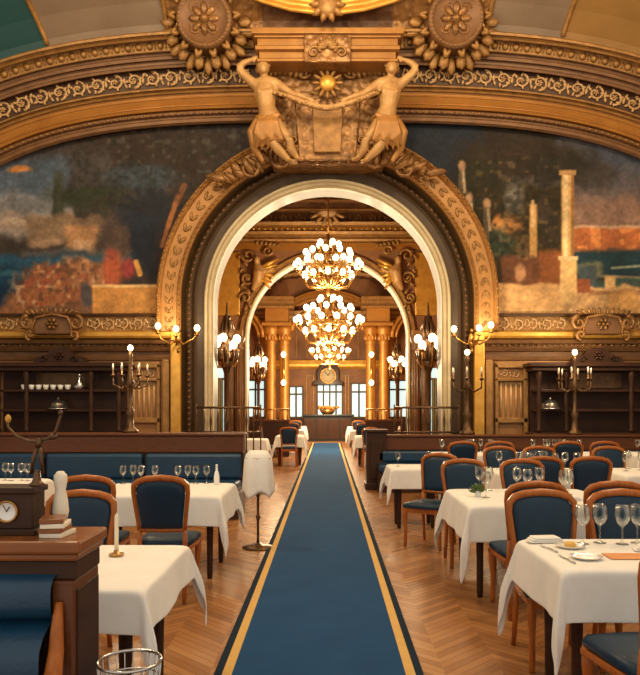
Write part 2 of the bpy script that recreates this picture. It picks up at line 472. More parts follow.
mb.prism([pz(312, 104, 13.2), pz(343, 104, 13.2), pz(341, 152, 13.2), pz(314, 152, 13.2)], 13.2, 13.35)
trim(mb, M['gold'], True, .02)
LF = Frames([(-9, 0), (9, 0)], 13.3)                  # a plain frame: s = x + 9, t = z
def flat_frame(y0): return Frames([(-9, 0), (9, 0)], y0)
def at_px(x, y, d): p = P(x, y, d); return p.x + 9, p.z
mb = MB(); rr = random.Random(5)
for i in range(46):                                    # acanthus skirt below the console, over the arch crown
    x = 228 + 200 * i / 45; dx = abs(x - 327.5) / 100
    y = 170 - 12 * (1 - dx * dx) + rr.uniform(-6, 8) + (8 * dx * dx)
    s_, t_ = at_px(x, y, 13.4)
    leaf(mb, (s_, t_, rr.uniform(0, .1)), (PI/2 - (x - 327.5) / 100 * 1.1) + rr.uniform(-.5, .5), rr.uniform(.28, .46), rr.uniform(.12, .2), .09)
for sg in (-1, 1):
    s_, t_ = at_px(327.5 + sg * 46, 156, 13.3); scroll(mb, (s_, t_, .05), .26, 1.4, PI/2, -sg, .05, .05)
    s_, t_ = at_px(327.5 + sg * 78, 168, 13.4); scroll(mb, (s_, t_, .05), .22, 1.4, PI/2, sg, .045, .05)
trim(mb.xf(flat_frame(13.45).at), M['carve'], False)
mb = MB()
for sg in (-1, 1):
    for (x, y, r) in ((24, 70, .16), (44, 88, .14), (20, 128, .13), (34, 140, .15)):
        s_, t_ = at_px(327.5 + sg * x, y, 13.3); scroll(mb, (s_, t_, .03), r, 1.3, PI * (sg > 0), sg, .035, .03)
    for k in range(9):
        s_, t_ = at_px(327.5 + sg * (18 + 5.2*k), 66 + 2*math.sin(k), 13.3); leaf(mb, (s_, t_, .04), -PI/2 + .4*sg, .22, .1, .05)
trim(mb.xf(flat_frame(13.36).at), M['gold'], False)
mb = MB(); pbox(mb, 304, 351, 34, 62, 12.74, .4); trim(mb, M['carve'], True, .02)
mb = MB(); s_, t_ = at_px(327.5, 46, 12.7)
for k in range(9): leaf(mb, (s_, t_ - .02, .02), PI*k/8, .22, .09, .05)
for q in (-1, 1): scroll(mb, (s_ + q*.25, t_ - .1, .02), .12, 1.3, PI*(q > 0), -q, .03, .02)
trim(mb.xf(flat_frame(12.74).at), M['gold'], False)
# gilded bracket and frame of the ceiling field above the console
mb = MB()
for off, r in ((0, .07), (-5, .045), (5, .04)):
    mb.tube([P(x, y + off, 12.5) for x, y in ((238, -14), (262, -4), (290, 4), (327.5, 9), (365, 4), (393, -4), (417, -14))], r, 7)
trim(mb, M['gold_hi'], False)
mb = MB(); mb.ball(P(327.5, 4, 12.4), (.2, .12, .24), 10, 6)
for k in range(10):
    s_, t_ = at_px(327.5, 4, 12.4); leaf(mb, (s_, t_, .9), 2*PI*k/10, .34, .13, .08)
mb.v = [tuple(v) for v in mb.v]
m2 = MB(); s_, t_ = at_px(327.5, 4, 12.4)
for k in range(10): leaf(m2, (s_, t_, .0), 2*PI*k/10, .34, .13, .08)
m2.xf(flat_frame(12.42).at)
m3 = MB(); m3.ball(P(327.5, 4, 12.4), (.2, .12, .24), 10, 6); m3.join(m2)
trim(m3, M['gold'], False)

# --- lower walls on both sides of the arch
for sg in (-1, 1):
    xa, xb = sorted((sg * 3.0, sg * 8.3)); xj0, xj1 = sorted((sg * 2.86, sg * 8.3))
    trim(MB().box(xj0, xj1, 13.88, 14.0, 3.0, 3.30), M['gold'])
    mb = MB(); ff = flat_frame(13.88)
    for a, b in ((3.35, 4.75), (5.85, 8.0)):
        p, q = sorted((9 + sg*a, 9 + sg*b)); foliage(mb, p, q, 3.02, 3.29, .02, .3, 4)
    trim(mb.xf(ff.at), M['pale_relief'], False)
    lf = Frames([(xj0, 0), (xj1, 0)], 13.9)
    trim(lf.sweep([(3.30, 0), (3.30, .1), (3.34, .12), (3.36, .08), (3.36, -.1)]), M['brown_dark'], False)
    trim(lf.sweep([(2.84, .06), (2.86, .22), (2.9, .25), (2.97, .25), (3.0, .2), (3.02, .0)]), M['gold_hi'], False)
    trim(lf.sweep([(2.42, .0), (2.44, .1), (2.5, .12), (2.51, .06), (2.6, .07), (2.61, .16), (2.66, .2), (2.68, .14), (2.74, .15), (2.75, .26), (2.82, .3), (2.84, .06)]), M['brown'], False)
    mb = MB(); eggs(mb, .1, xj1 - xj0 - .1, 2.69, 2.75, .16, .11); trim(mb.xf(lf.at), M['gold'], False)
    trim(MB().box(xj0, xj1, 13.86, 14.0, 0, 2.43), M['panel'])
    # gilded jamb pilaster and carved panel between it and the dresser
    a, b = sorted((sg * 2.86, sg * 3.06)); trim(MB().box(a, b, 13.62, 14.0, 0, 2.98), M['gold_hi'], True, .02)
    a, b = sorted((sg * 3.1, sg * 3.24)); trim(MB().box(a, b, 13.7, 14.0, 0, 2.44), M['gold'], True, .02)
    mb = MB()
    for a, b in ((3.3, 3.36), (3.86, 3.94)):
        p, q = sorted((sg*a, sg*b)); mb.box(p, q, 13.76, 13.9, .9, 2.36)
    p, q = sorted((sg*3.3, sg*3.94)); mb.box(p, q, 13.76, 13.9, 2.28, 2.4); mb.box(p, q, 13.76, 13.9, 2.02, 2.08); mb.box(p, q, 13.76, 13.9, 1.2, 1.3)
    trim(mb, M['gold'], True, .012)
    mb = MB()
    for k in range(5): mb.tube([(sg*(3.43 + .1*k), 13.85, 1.3), (sg*(3.43 + .1*k), 13.85, 2.02)], .022, 7)
    for k in range(4): mb.tube([(sg*(3.53 + .1*k) + .05*math.cos(a), 13.85, 2.02 - .09 + .09*math.sin(a)) for a in [PI*j/6 for j in range(7)]], .014, 5)
    s0, s1 = sorted((9 + sg*3.38, 9 + sg*3.84)); m2 = MB(); foliage(m2, s0, s1, 2.09, 2.27, 0, .23, 2); m2.xf(flat_frame(13.85).at); mb.join(m2)
    trim(mb, M['pale_relief'], False)
    # tall dark wainscot panel mouldings further out
    mb = MB()
    for a, b in ((6.7, 7.5), (7.6, 8.2)):
        p, q = sorted((sg*a, sg*b)); mb.box(p, q, 13.8, 13.9, 2.2, 2.3); mb.box(p, q, 13.8, 13.9, .9, 1.0); mb.box(p, p + .07, 13.8, 13.9, 1.0, 2.2); mb.box(q - .07, q, 13.8, 13.9, 1.0, 2.2)
    trim(mb, M['gold'], True, .01)

# --- murals (a loose painted landscape of the same colours)
def vnoise(x, y, sc, seed):
    rs = np.random.RandomState(seed); g = rs.rand(64, 64)
    x = x / sc + 500.3; y = y / sc + 500.7
    xi = np.floor(x).astype(int); yi = np.floor(y).astype(int); fx = x - xi; fy = y - yi
    fx = fx*fx*(3 - 2*fx); fy = fy*fy*(3 - 2*fy)
    def G(a, b): return g[a % 64, b % 64]
    return (G(xi, yi)*(1-fx) + G(xi+1, yi)*fx)*(1-fy) + (G(xi, yi+1)*(1-fx) + G(xi+1, yi+1)*fx)*fy
def fb(x, y, sc, seed): return .55*vnoise(x, y, sc, seed) + .3*vnoise(x, y, sc/2.1, seed+1) + .15*vnoise(x, y, sc/4.3, seed+2)
def sst(a, b, v): t = np.clip((v - a) / (b - a), 0, 1); return t*t*(3 - 2*t)
class Canvas:
    def __init__(s, x, y, base):
        s.x = x; s.y = y; s.c = np.ones(x.shape + (3,)) * np.array(base, float)
        s.wx = (fb(x, y, 14, 21) - .5) * 2; s.wy = (fb(x, y, 14, 31) - .5) * 2
    def lay(s, m, col): s.c = s.c * (1 - m[..., None]) + np.array(col, float) * m[..., None]
    def rect(s, x0, x1, y0, y1, col, soft=1.5, warp=0, op=1.0):
        x = s.x + s.wx * warp; y = s.y + s.wy * warp
        s.lay(op * sst(x0 - soft, x0 + soft, x) * sst(-x1 - soft, -x1 + soft, -x) * sst(y0 - soft, y0 + soft, y) * sst(-y1 - soft, -y1 + soft, -y), col)
    def blob(s, cx, cy, rx, ry, col, soft=.3, warp=6, op=1.0):
        x = s.x + s.wx * warp; y = s.y + s.wy * warp
        r = np.sqrt(((x - cx) / rx) ** 2 + ((y - cy) / ry) ** 2)
        s.lay(op * sst(-1 - soft, -1 + soft, -r), col)
    def line(s, x0, y0, x1, y1, w, col, op=1.0, soft=.8):
        dx, dy = x1 - x0, y1 - y0; t = np.clip(((s.x - x0)*dx + (s.y - y0)*dy) / (dx*dx + dy*dy), 0, 1)
        r = np.hypot(s.x - x0 - t*dx, s.y - y0 - t*dy); s.lay(op * sst(-w - soft, -w + soft, -r), col)
def mural(sg, label, painter):
    n = 300; m = 205
    X = np.linspace(1.2, 8.2, n) * sg; Z = np.linspace(3.2, 7.5, m)
    gx, gz = np.meshgrid(X, Z)
    d = 13.96
    c = painter(gx / d * F + CX, HY - (gz - CH) / d * F)
    c = 255 * (np.clip(c, 0, 255) / 255) ** 1.02; c = c * np.array([.96, 1.0, 1.1]); c = np.clip(c, 0, 255) / 255; c = np.where(c <= .04045, c / 12.92, ((c + .055) / 1.055) ** 2.4)
    keep = np.hypot(gx, gz - AZ) > 2.98
    vs = np.stack([gx, np.full_like(gx, d), gz], -1).reshape(-1, 3)
    idx = np.arange(n * m).reshape(m, n)
    q = np.stack([idx[:-1, :-1], idx[:-1, 1:], idx[1:, 1:], idx[1:, :-1]], -1).reshape(-1, 4)
    k4 = keep.reshape(-1)[q].all(1); q = q[k4]
    if sg < 0: q = q[:, ::-1]
    me = bpy.data.meshes.new('mural'); me.from_pydata(vs.tolist(), [], q.tolist())
    at = me.color_attributes.new('paint', 'FLOAT_COLOR', 'POINT')
    at.data.foreach_set('color', np.concatenate([c.reshape(-1, 3), np.ones((n * m, 1))], 1).astype(np.float32).reshape(-1))
    me.update()
    o = bpy.data.objects.new('mural', me); COL.objects.link(o)
    mt, nt, N, L, bs = newmat('mural_paint'); a = N.new('ShaderNodeAttribute'); a.attribute_name = 'paint'
    L.new(a.outputs['Color'], bs.inputs['Base Color']); bs.inputs['Roughness'].default_value = .7; bs.inputs['Specular IOR Level'].default_value = .2
    tc = N.new('ShaderNodeTexCoord'); no = N.new('ShaderNodeTexNoise'); no.inputs['Scale'].default_value = 40
    L.new(tc.outputs['Object'], no.inputs['Vector'])
    bp = N.new('ShaderNodeBump'); bp.inputs['Strength'].default_value = .15; bp.inputs['Distance'].default_value = .01
    L.new(no.outputs['Fac'], bp.inputs['Height']); L.new(bp.outputs[0], bs.inputs['Normal'])
    me.materials.append(mt)
    return tag(o, label, 'mural')
def paint_left(x, y):
    c = Canvas(x, y, (64, 54, 46)); V = fb(x, y, 30, 3)
    c.rect(-200, 66, 100, 214, (98, 106, 110), 10, 8); c.rect(-200, 70, 196, 236, (158, 146, 130), 9, 8)
    c.rect(-200, 76, 214, 232, (174, 142, 112), 6, 7, .6)
    c.blob(26, 206, 40, 7, (112, 110, 104), .5, 8, .8); c.blob(20, 222, 22, 3, (206, 178, 140), .6, 4, .7)
    c.blob(70, 140, 90, 26, (70, 60, 52), .4, 12); c.blob(150, 148, 70, 30, (62, 48, 38), .4, 10)
    c.blob(36, 170, 34, 16, (78, 88, 94), .5, 8, .8); c.blob(92, 168, 22, 22, (74, 66, 58), .4, 9)
    c.blob(140, 178, 34, 14, (66, 80, 84), .5, 9, .7); c.blob(194, 150, 30, 22, (58, 46, 36), .5, 6)
    c.blob(88, 196, 36, 12, (54, 58, 38), .4, 8); c.blob(122, 206, 34, 12, (60, 56, 42), .4, 8)
    c.blob(58, 200, 6, 22, (58, 62, 44), .4, 4); c.rect(56, 62, 172, 214, (66, 66, 48), 3, 3, .8)
    c.rect(24, 128, 216, 246, (132, 104, 74), 4, 7, .9); c.rect(64, 96, 226, 252, (178, 128, 82), 4, 5); c.rect(74, 92, 240, 251, (206, 160, 112), 2, 3)
    c.rect(30, 60, 238, 246, (176, 140, 104), 3, 4, .8); c.rect(18, 128, 249, 255, (96, 92, 84), 3, 5, .7)
    c.rect(-200, 110, 255, 266, (46, 84, 100), 4, 5); c.rect(-200, 44, 264, 312, (28, 66, 84), 5, 8); c.rect(-200, 8, 285, 320, (22, 48, 70), 6, 8)
    c.blob(12, 272, 20, 3, (64, 108, 112), .6, 5, .6); c.rect(60, 140, 254, 263, (66, 92, 98), 3, 5, .6)
    c.blob(116, 236, 16, 26, (84, 66, 54), .4, 6); c.blob(150, 232, 18, 44, (34, 38, 44), .35, 10)
    c.blob(142, 214, 26, 18, (40, 44, 50), .4, 12, .8); c.blob(176, 250, 20, 40, (62, 44, 34), .5, 8)
    for k in range(7): c.line(150, 214, 150 + 34*math.cos(.5 + k*.36), 214 - 26*math.sin(.3 + k*.42), 2.2, (42, 42, 42))
    c.line(178, 196, 168, 226, 2.5, (176, 112, 60), .9); c.line(168, 226, 162, 246, 2, (160, 98, 54), .8)
    c.line(184, 186, 176, 204, 3, (150, 92, 52), .7); n4 = vnoise(x, y, 4, 81)
    c.lay(.5 * sst(.5, .8, n4) * sst(-214, -190, -y) * sst(60, 80, x), (44, 42, 34)); c.lay(.35 * sst(.62, .85, vnoise(x, y, 5, 85)) * sst(-210, -170, -y) * sst(90, 120, x), (112, 108, 92))
    c.blob(20, 169, 12, 4, (206, 128, 60), .5, 4, .9)
    c.blob(64, 288, 46, 26, (150, 92, 58), .25, 12); c.blob(34, 304, 30, 14, (168, 104, 62), .3, 8); c.blob(90, 276, 22, 16, (160, 108, 70), .3, 8)
    n1 = vnoise(x, y, 5, 51); n2 = vnoise(x, y, 4.2, 57); n3 = vnoise(x, y, 5.5, 63)
    reg = sst(-1.2, -.8, -np.hypot((x + 5*c.wx - 62)/52, (y + 5*c.wy - 289)/30))
    c.lay(.55 * reg * sst(.55, .72, n1), (206, 140, 88)); c.lay(.6 * reg * sst(.58, .72, n2), (96, 66, 46)); c.lay(.5 * reg * sst(.66, .78, n3), (168, 80, 58)); c.lay(.5 * reg * sst(.74, .86, n1), (222, 176, 128))
    c.blob(113, 270, 10, 18, (176, 88, 54), .5, 3); c.blob(112, 254, 5, 5, (150, 74, 56), .4, 2); c.blob(128, 268, 6, 10, (150, 62, 54), .4, 3)
    c.line(136, 262, 140, 274, 2.6, (220, 156, 76)); c.blob(86, 296, 6, 14, (84, 76, 70), .3, 3)
    c.rect(-200, 90, 308, 340, (156, 104, 66), 4, 5); c.rect(46, 92, 306, 312, (120, 84, 60), 2, 3)
    c.rect(92, 159, 286, 340, (204, 140, 70), 1.5, 1); c.rect(92, 159, 284.5, 287.5, (232, 182, 112), 1, .5); c.rect(159, 166, 286, 340, (142, 94, 50), 1, 1)
    return c.c * ((.84 + .32 * V) * (.88 + .24 * fb(x, y, 7, 90)) * (.9 + .2 * vnoise(x, y, 2.2, 95)))[..., None]
def paint_right(x, y):
    c = Canvas(x, y, (52, 46, 40)); V = fb(x, y, 26, 8)
    c.rect(500, 900, 90, 200, (84, 82, 82), 16, 12); c.rect(560, 900, 186, 230, (146, 112, 88), 9, 8); c.rect(520, 900, 176, 196, (104, 92, 86), 9, 9, .8)
    c.blob(600, 160, 60, 7, (70, 72, 76), .5, 10, .7)
    c.rect(380, 486, 90, 176, (44, 48, 52), 8, 8); c.rect(486, 560, 118, 170, (52, 46, 38), 8, 8)
    c.blob(520, 160, 60, 24, (56, 44, 32), .35, 12); c.blob(480, 190, 24, 34, (50, 46, 28), .35, 9); c.blob(564, 168, 34, 16, (50, 44, 34), .4, 10)
    c.blob(596, 176, 18, 12, (66, 58, 48), .5, 8, .8)
    c.rect(478, 566, 186, 288, (62, 50, 30), 5, 6); c.blob(514, 200, 10, 16, (104, 96, 82), .4, 5); c.blob(508, 224, 14, 8, (196, 124, 60), .4, 5); c.blob(500, 226, 9, 6, (222, 150, 78), .5, 4)
    c.blob(516, 252, 20, 14, (96, 72, 44), .4, 7); c.blob(526, 262, 12, 7, (200, 140, 94), .5, 4); c.blob(552, 226, 9, 26, (64, 52, 38), .4, 4)
    c.blob(498, 244, 16, 14, (56, 66, 48), .4, 7); c.blob(545, 216, 8, 20, (72, 58, 44), .4, 4)
    n4 = vnoise(x, y, 4, 83); band = sst(470, 480, x) * sst(-564, -552, -x) * sst(150, 165, y) * sst(-290, -270, -y)
    c.lay(.55 * band * sst(.5, .75, n4), (40, 38, 24)); c.lay(.45 * band * sst(.66, .85, vnoise(x, y, 4.6, 87)), (128, 104, 66))
    c.rect(529.5, 537, 204, 258, (206, 154, 86), 1, .6); c.rect(531, 534.5, 200, 228, (226, 178, 118), 1, .6)
    c.rect(500, 562, 256, 292, (112, 70, 44), 3, 5); c.rect(538, 562, 250, 288, (144, 84, 44), 3, 4); c.blob(520, 272, 5, 9, (196, 140, 92), .4, 2)
    for px_, tp in ((462, 166), (487, 204), (470, 198)):
        c.line(px_, tp + 4, px_ - 1, tp + 36, 3.2, (110, 92, 66), .9); c.blob(px_, tp, 4, 5, (196, 150, 104), .4, 2); c.line(px_ + 1, tp + 6, px_ + 3, tp + 26, 1.4, (206, 170, 124), .9)
    c.rect(570, 900, 226, 252, (184, 106, 58), 2, 3); n1 = vnoise(x, y, 6, 71)
    c.lay(sst(.55, .7, n1) * sst(572, 578, x) * sst(226, 230, y) * sst(-251, -247, -y), (222, 138, 74)); c.rect(570, 900, 225, 228, (206, 166, 122), 1, 1.5, .8)
    c.rect(574, 900, 250, 276, (38, 60, 62), 3, 4); c.line(600, 276, 720, 282, 1.5, (170, 140, 96), .8); c.blob(590, 268, 14, 8, (112, 108, 78), .4, 6)
    c.blob(616, 282, 30, 5, (70, 92, 78), .5, 5, .8); c.line(612, 268, 640, 266, 1.2, (196, 190, 140), .7)
    c.rect(580, 596, 264, 288, (74, 82, 78), 2, 4); c.rect(605, 616, 276, 296, (226, 178, 108), 1.5, 1)
    c.rect(496, 900, 286, 340, (206, 158, 100), 2, 4); c.rect(496, 560, 284, 340, (212, 160, 98), 2, 2); c.rect(586, 900, 290, 296, (152, 106, 66), 2, 4, .8)
    c.rect(570, 590, 278, 292, (150, 84, 50), 2, 3); c.rect(608, 640, 292, 312, (222, 160, 84), 3, 4, .7)
    c.rect(561.5, 573.5, 172, 266, (216, 168, 98), 1, .6); c.rect(563.5, 568, 174, 264, (240, 202, 138), 1.2, .4); c.rect(571, 574, 174, 264, (160, 112, 62), 1, .4)
    c.rect(559, 576, 170, 175, (188, 140, 84), 1, .5); c.rect(560, 577, 258, 304, (226, 178, 110), 1.2, .6); c.rect(558, 578, 256, 260, (236, 196, 132), .8, .4)
    return c.c * ((.84 + .32 * V) * (.88 + .24 * fb(x, y, 7, 90)) * (.9 + .2 * vnoise(x, y, 2.2, 95)))[..., None]
mural(-1, 'large painted mural of a bay with blossoming bushes and dark palms', paint_left)
mural(1, 'large painted mural with a tall yellow column and ruins by the sea', paint_right)

# ================================================================== rooms seen through the arch
for sg, nm in ((-1, 'wall_passage_left'), (1, 'wall_passage_right')):
    struct(MB().box(*sorted((sg*3.9, sg*4.2)), 14.5, 20.0, 0, 8).build(nm, M['gold_flat']))
    mb = MB()
    for z0, z1, o in ((3.95, 4.05, .12), (4.05, 4.2, .2), (4.2, 4.3, .28), (6.3, 6.4, .1), (6.4, 6.55, .2)):
        mb.box(*sorted((sg*3.9, sg*(3.9 - o))), 14.5, 20.0, z0, z1)
    trim(mb, M['gold_hi'], True, .01)
    # daylit window with a sage curtain in the end wall, between gilded jambs
    w = struct(MB().box(*sorted((sg*2.93, sg*3.5)), 19.93, 19.95, .5, 2.6).build('window_%d' % (1 if sg < 0 else 2), M['day']))
    mb = MB()
    for a, b in ((2.88, 2.94), (3.19, 3.22), (3.48, 3.56)): mb.box(*sorted((sg*a, sg*b)), 19.84, 19.95, .45, 2.65)
    for z in (.45, 2.26, 2.6): mb.box(*sorted((sg*2.9, sg*3.54)), 19.84, 19.95, z, z + .06)
    mb.build('window_frame', M['gold'], w, .01)
    cu = [[(sg*(2.95 + .53*k/40), 19.8 + .025*math.sin(k*1.3), z) for k in range(41)] for z in (.5, 1.4, 2.28)]
    tag(MB().grid(cu).build('curtain', M['curtain'], None, solid=.01), 'pale sage curtain hanging in the window beside the second arch, %s' % ('palm mural side' if sg < 0 else 'ruins mural side'), 'curtain')
    for x in (2.5, 2.76):
        mb = MB(); mb.lathe([(.16, 0), (.16, .3), (.13, .36), (.11, .5), (.105, 3.1), (.14, 3.16), (.11, 3.22), (.17, 3.42), (.18, 3.5)], (sg*x, 19.78, 0), 14)
        for k in range(10): mb.tube([(sg*x + .11*math.cos(2*PI*k/10), 19.78 + .11*math.sin(2*PI*k/10), .5), (sg*x + .105*math.cos(2*PI*k/10), 19.78 + .105*math.sin(2*PI*k/10), 3.1)], .018, 5)
        trim(mb, M['brown'], False)
    trim(MB().box(*sorted((sg*2.38, sg*3.6)), 19.68, 20, 3.5, 3.66), M['gold'], True, .015)
    mb = MB(); mb.box(*sorted((sg*2.5, sg*3.3)), 19.92, 20, 4.1, 5.9); trim(mb, M['gold_hi'], True, .02)
    mb = MB(); s0, s1 = sorted((9 + sg*2.6, 9 + sg*3.4)); foliage(mb, s0, s1, 2.72, 3.3, .02, .5, 5); trim(mb.xf(flat_frame(19.93).at), M['carve'], False)
struct(MB().box(-4.2, 4.2, 14.5, 20.4, 7.2, 7.4).build('ceiling', M['paint_brown']))
mb = MB()
for y in (16.2, 17.6, 18.6, 19.5): mb.box(-3.9, 3.9, y - .14, y + .14, 6.96, 7.2)
trim(mb, M['carve_dark'], True, .02)
mb = MB()
for y in (16.2, 17.6, 18.6, 19.5): mb.box(-3.9, 3.9, y - .17, y - .14, 6.93, 6.98)
for x in (-3, -1.5, 0, 1.5, 3): mb.box(x - .06, x + .06, 15, 20, 7.1, 7.2)
trim(mb, M['gold'], True, .01)
# second arch wall
W2, R2, Z2 = 20.0, 2.28, 3.44
mb = MB()
mb.box(-6, -2.3, W2, W2 + .4, 0, 9.5); mb.box(2.3, 6, W2, W2 + .4, 0, 9.5)
for y in (W2, W2 + .4): mb.grid([[(x, y, archz(x, R2 + .02, Z2)) for x in xs], [(x, y, 9.5) for x in xs]], False)
struct(mb.build('wall_middle', M['paint_brown'], fix=False))
A2 = Frames(*(lambda p: (p[0], W2, p[1]))(round_path(R2, Z2, 0.0)))
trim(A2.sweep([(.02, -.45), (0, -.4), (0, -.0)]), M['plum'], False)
trim(A2.sweep([(0, -.0), (0, .1), (.02, .14), (.06, .14), (.08, .06)]), M['cream'], False)
trim(A2.sweep([(.08, .06), (.12, .06), (.16, .12), (.22, .12), (.25, .05), (.25, 0)]), M['gold'], False)
lf2 = Frames([(-3.9, 0), (3.9, 0)], W2)
trim(lf2.sweep([(6.2, 0), (6.2, .12), (6.26, .16), (6.28, .1), (6.36, .1), (6.38, .2), (6.46, .24), (6.48, .14), (6.6, .14), (6.62, .3), (6.7, .34), (6.72, 0)]), M['gold'], False)
trim(lf2.sweep([(5.98, 0), (6.0, .05), (6.18, .05), (6.2, 0)]), M['gold_flat'], False)
mb = MB(); eggs(mb, .1, 7.7, 6.49, 6.6, .15, .16); trim(mb.xf(lf2.at), M['gold_hi'], False)
mb = MB()
foliage(mb, .3, 7.5, 6.74, 7.0, .05, .42, 9); trim(mb.xf(lf2.at), M['pale_relief'], False)

# last room
struct(MB().box(-6.2, -6.0, 20.4, 34.4, 0, 8).build('wall_far_left', M['gold_flat']))
struct(MB().box(6.0, 6.2, 20.4, 34.4, 0, 8).build('wall_far_right', M['gold_flat']))
ring = [(-6.0 * math.cos(PI*k/24), 4.9 + 2.9 * math.sin(PI*k/24)) for k in range(25)]
struct(MB().grid([[(x, y, z) for x, z in ring] for y in (20.4, 24, 28, 34.4)]).build('ceiling', M['paint_brown'], fix=False))
mb = MB()
for y in (22.5, 24.5, 26.5, 28.5, 30.5, 32.5):
    for dy in (-.18, .18): mb.tube([(x*.985, y + dy, z - .06) for x, z in ring], .07, 6)
for k in (3, 6, 9, 12, 15, 18, 21): mb.tube([(ring[k][0]*.985, y, ring[k][1] - .05) for y in (20.5, 34.2)], .06, 6)
trim(mb, M['gold'], False)
rr = random.Random(12); mb = MB()
for y in (23.5, 25.5, 27.5, 29.5, 31.5, 33.3):
    for k in range(3, 22):
        a = PI*k/24 ; c = (-5.9*math.cos(a), y, 4.88 + 2.84*math.sin(a))
        mb.ball(c, (.22, .3, .06), 8, 4, Matrix.Rotation(-(PI/2 - a)*.8, 3, 'Y'))
trim(mb, M['carve_dark'], False)
W3 = 34.0
wins = [(-3.95, -3.05, .95, 2.75), (-1.85, -1.2, .95, 2.45), (-.5, .72, .95, 2.6), (1.15, 1.9, .95, 2.6), (3.0, 3.9, .95, 2.75)]
mb = MB(); mb.box(-6, 6, W3, W3 + .3, 2.75, 8); mb.box(-6, 6, W3, W3 + .3, 0, .95)
ed = [-6] + [v for w in wins for v in w[:2]] + [6]
for k in range(0, len(ed), 2): mb.box(ed[k], ed[k+1], W3, W3 + .3, .95, 2.75)
for w in wins:
    if w[3] < 2.75: mb.box(w[0], w[1], W3, W3 + .3, w[3], 2.75)
struct(mb.build('wall_far', M['paint_brown']))
for i, w in enumerate(wins):
    o = struct(MB().box(w[0], w[1], W3 + .2, W3 + .22, w[2], w[3]).build('window_%d' % (i + 3), M['day']))
    mb = MB(); n = 4 if w[1] - w[0] > 1 else 2
    for k in range(n + 1):
        x = w[0] + (w[1] - w[0])*k/n; mb.box(x - .04, x + .04, W3 - .04, W3 + .1, w[2], w[3])
    for z in (w[2], w[2] + .75*(w[3] - w[2]), w[3]): mb.box(w[0] - .05, w[1] + .05, W3 - .05, W3 + .1, z - .04, z + .04)
    mb.build('window_frame', M['brown_dark'], o)
lf3 = Frames([(-6, 0), (6, 0)], W3)
trim(lf3.sweep([(3.3, 0), (3.3, .15), (3.4, .2), (3.42, .12), (3.55, .12), (3.57, .3), (3.7, .34), (3.72, 0)]), M['gold_hi'], False)
trim(lf3.sweep([(5.5, 0), (5.5, .3), (5.65, .4), (5.7, .3), (5.85, .34), (5.87, .6), (6.05, .64), (6.07, 0)]), M['gold'], False)
A3 = Frames(*(lambda p: (p[0], W3, p[1]))(round_path(2.9, 3.75, 3.7)))
trim(A3.sweep([(0, 0), (0, .2), (.1, .26), (.3, .26), (.36, .34), (.45, .34), (.45, 0)]), M['gold_flat'], False)
mb = MB()
for a, b in ((-5.8, -4.2), (-2.85, -2.05), (-1.05, -.65), (.85, 1.05), (2.05, 2.8), (4.1, 5.8)):
    mb.box(a, b, W3 - .05, W3, .15, .2); mb.box(a, b, W3 - .05, W3, 2.95, 3.0); mb.box(a, a + .06, W3 - .05, W3, .2, 2.95); mb.box(b - .06, b, W3 - .05, W3, .2, 2.95)
for k in range(9):
    x = -2.0 + .5*k
    mb.box(x - .03, x + .03, W3 - .06, W3, 3.85, 5.4)
trim(mb, M['gold'], True, .008)
trim(MB().box(-5.95, 5.95, W3 - .03, W3, .0, .95), M['wood_dark'])
for sg in (-1, 1):                                      # paired gilded columns
    for x in (1.95, 2.55):
        mb = MB()
        mb.lathe([(.34, 0), (.34, .25), (.28, .3), (.3, .4), (.24, .5), (.23, 2.2), (.21, 4.3), (.26, 4.36), (.22, 4.45), (.3, 4.75), (.36, 4.95), (.36, 5.1)], (sg*x, 31.6, 0), 18)
        for k in range(10): mb.ball((sg*x + .25*math.cos(2*PI*k/10), 31.6 + .25*math.sin(2*PI*k/10), 4.62), (.07, .07, .18), 6, 4)
        trim(mb, M['gold_flat'], False)
    mb = MB(); p, q = sorted((sg*1.5, sg*6.0)); mb.box(p, q, 31.2, 32.0, 5.9, 6.0); mb.box(p, q, 31.3, 31.9, 6.0, 6.25); mb.box(p, q, 31.1, 32.1, 6.25, 6.4)
    trim(mb, M['gold'], True, .02)
    mb = MB(); p, q = sorted((sg*1.6, sg*2.95)); mb.box(p, q, 31.25, 31.95, 5.1, 5.25); p, q = sorted((sg*1.75, sg*2.8)); mb.box(p, q, 31.35, 31.9, 5.25, 5.9)
    trim(mb, M['gold_flat'], True, .02)
    mb = MB()
    for off, rd in ((0, .1), (.2, .07)):
        mb.tube([(sg*(2.9 + 1.45 - (1.45 - off)*math.cos(PI*k/14)), 31.5, 4.6 + (1.35 - off)*math.sin(PI*k/14)) for k in range(15)], rd, 8)
        mb.tube([(sg*(1.6 - (1.5 - off)*(1 - math.cos(PI/2*k/8))*.9), 31.5, 4.9 + (.95 - off*.5)*math.sin(PI/2*k/8)) for k in range(9)], rd, 8)
    trim(mb, M['gold_flat'], False)
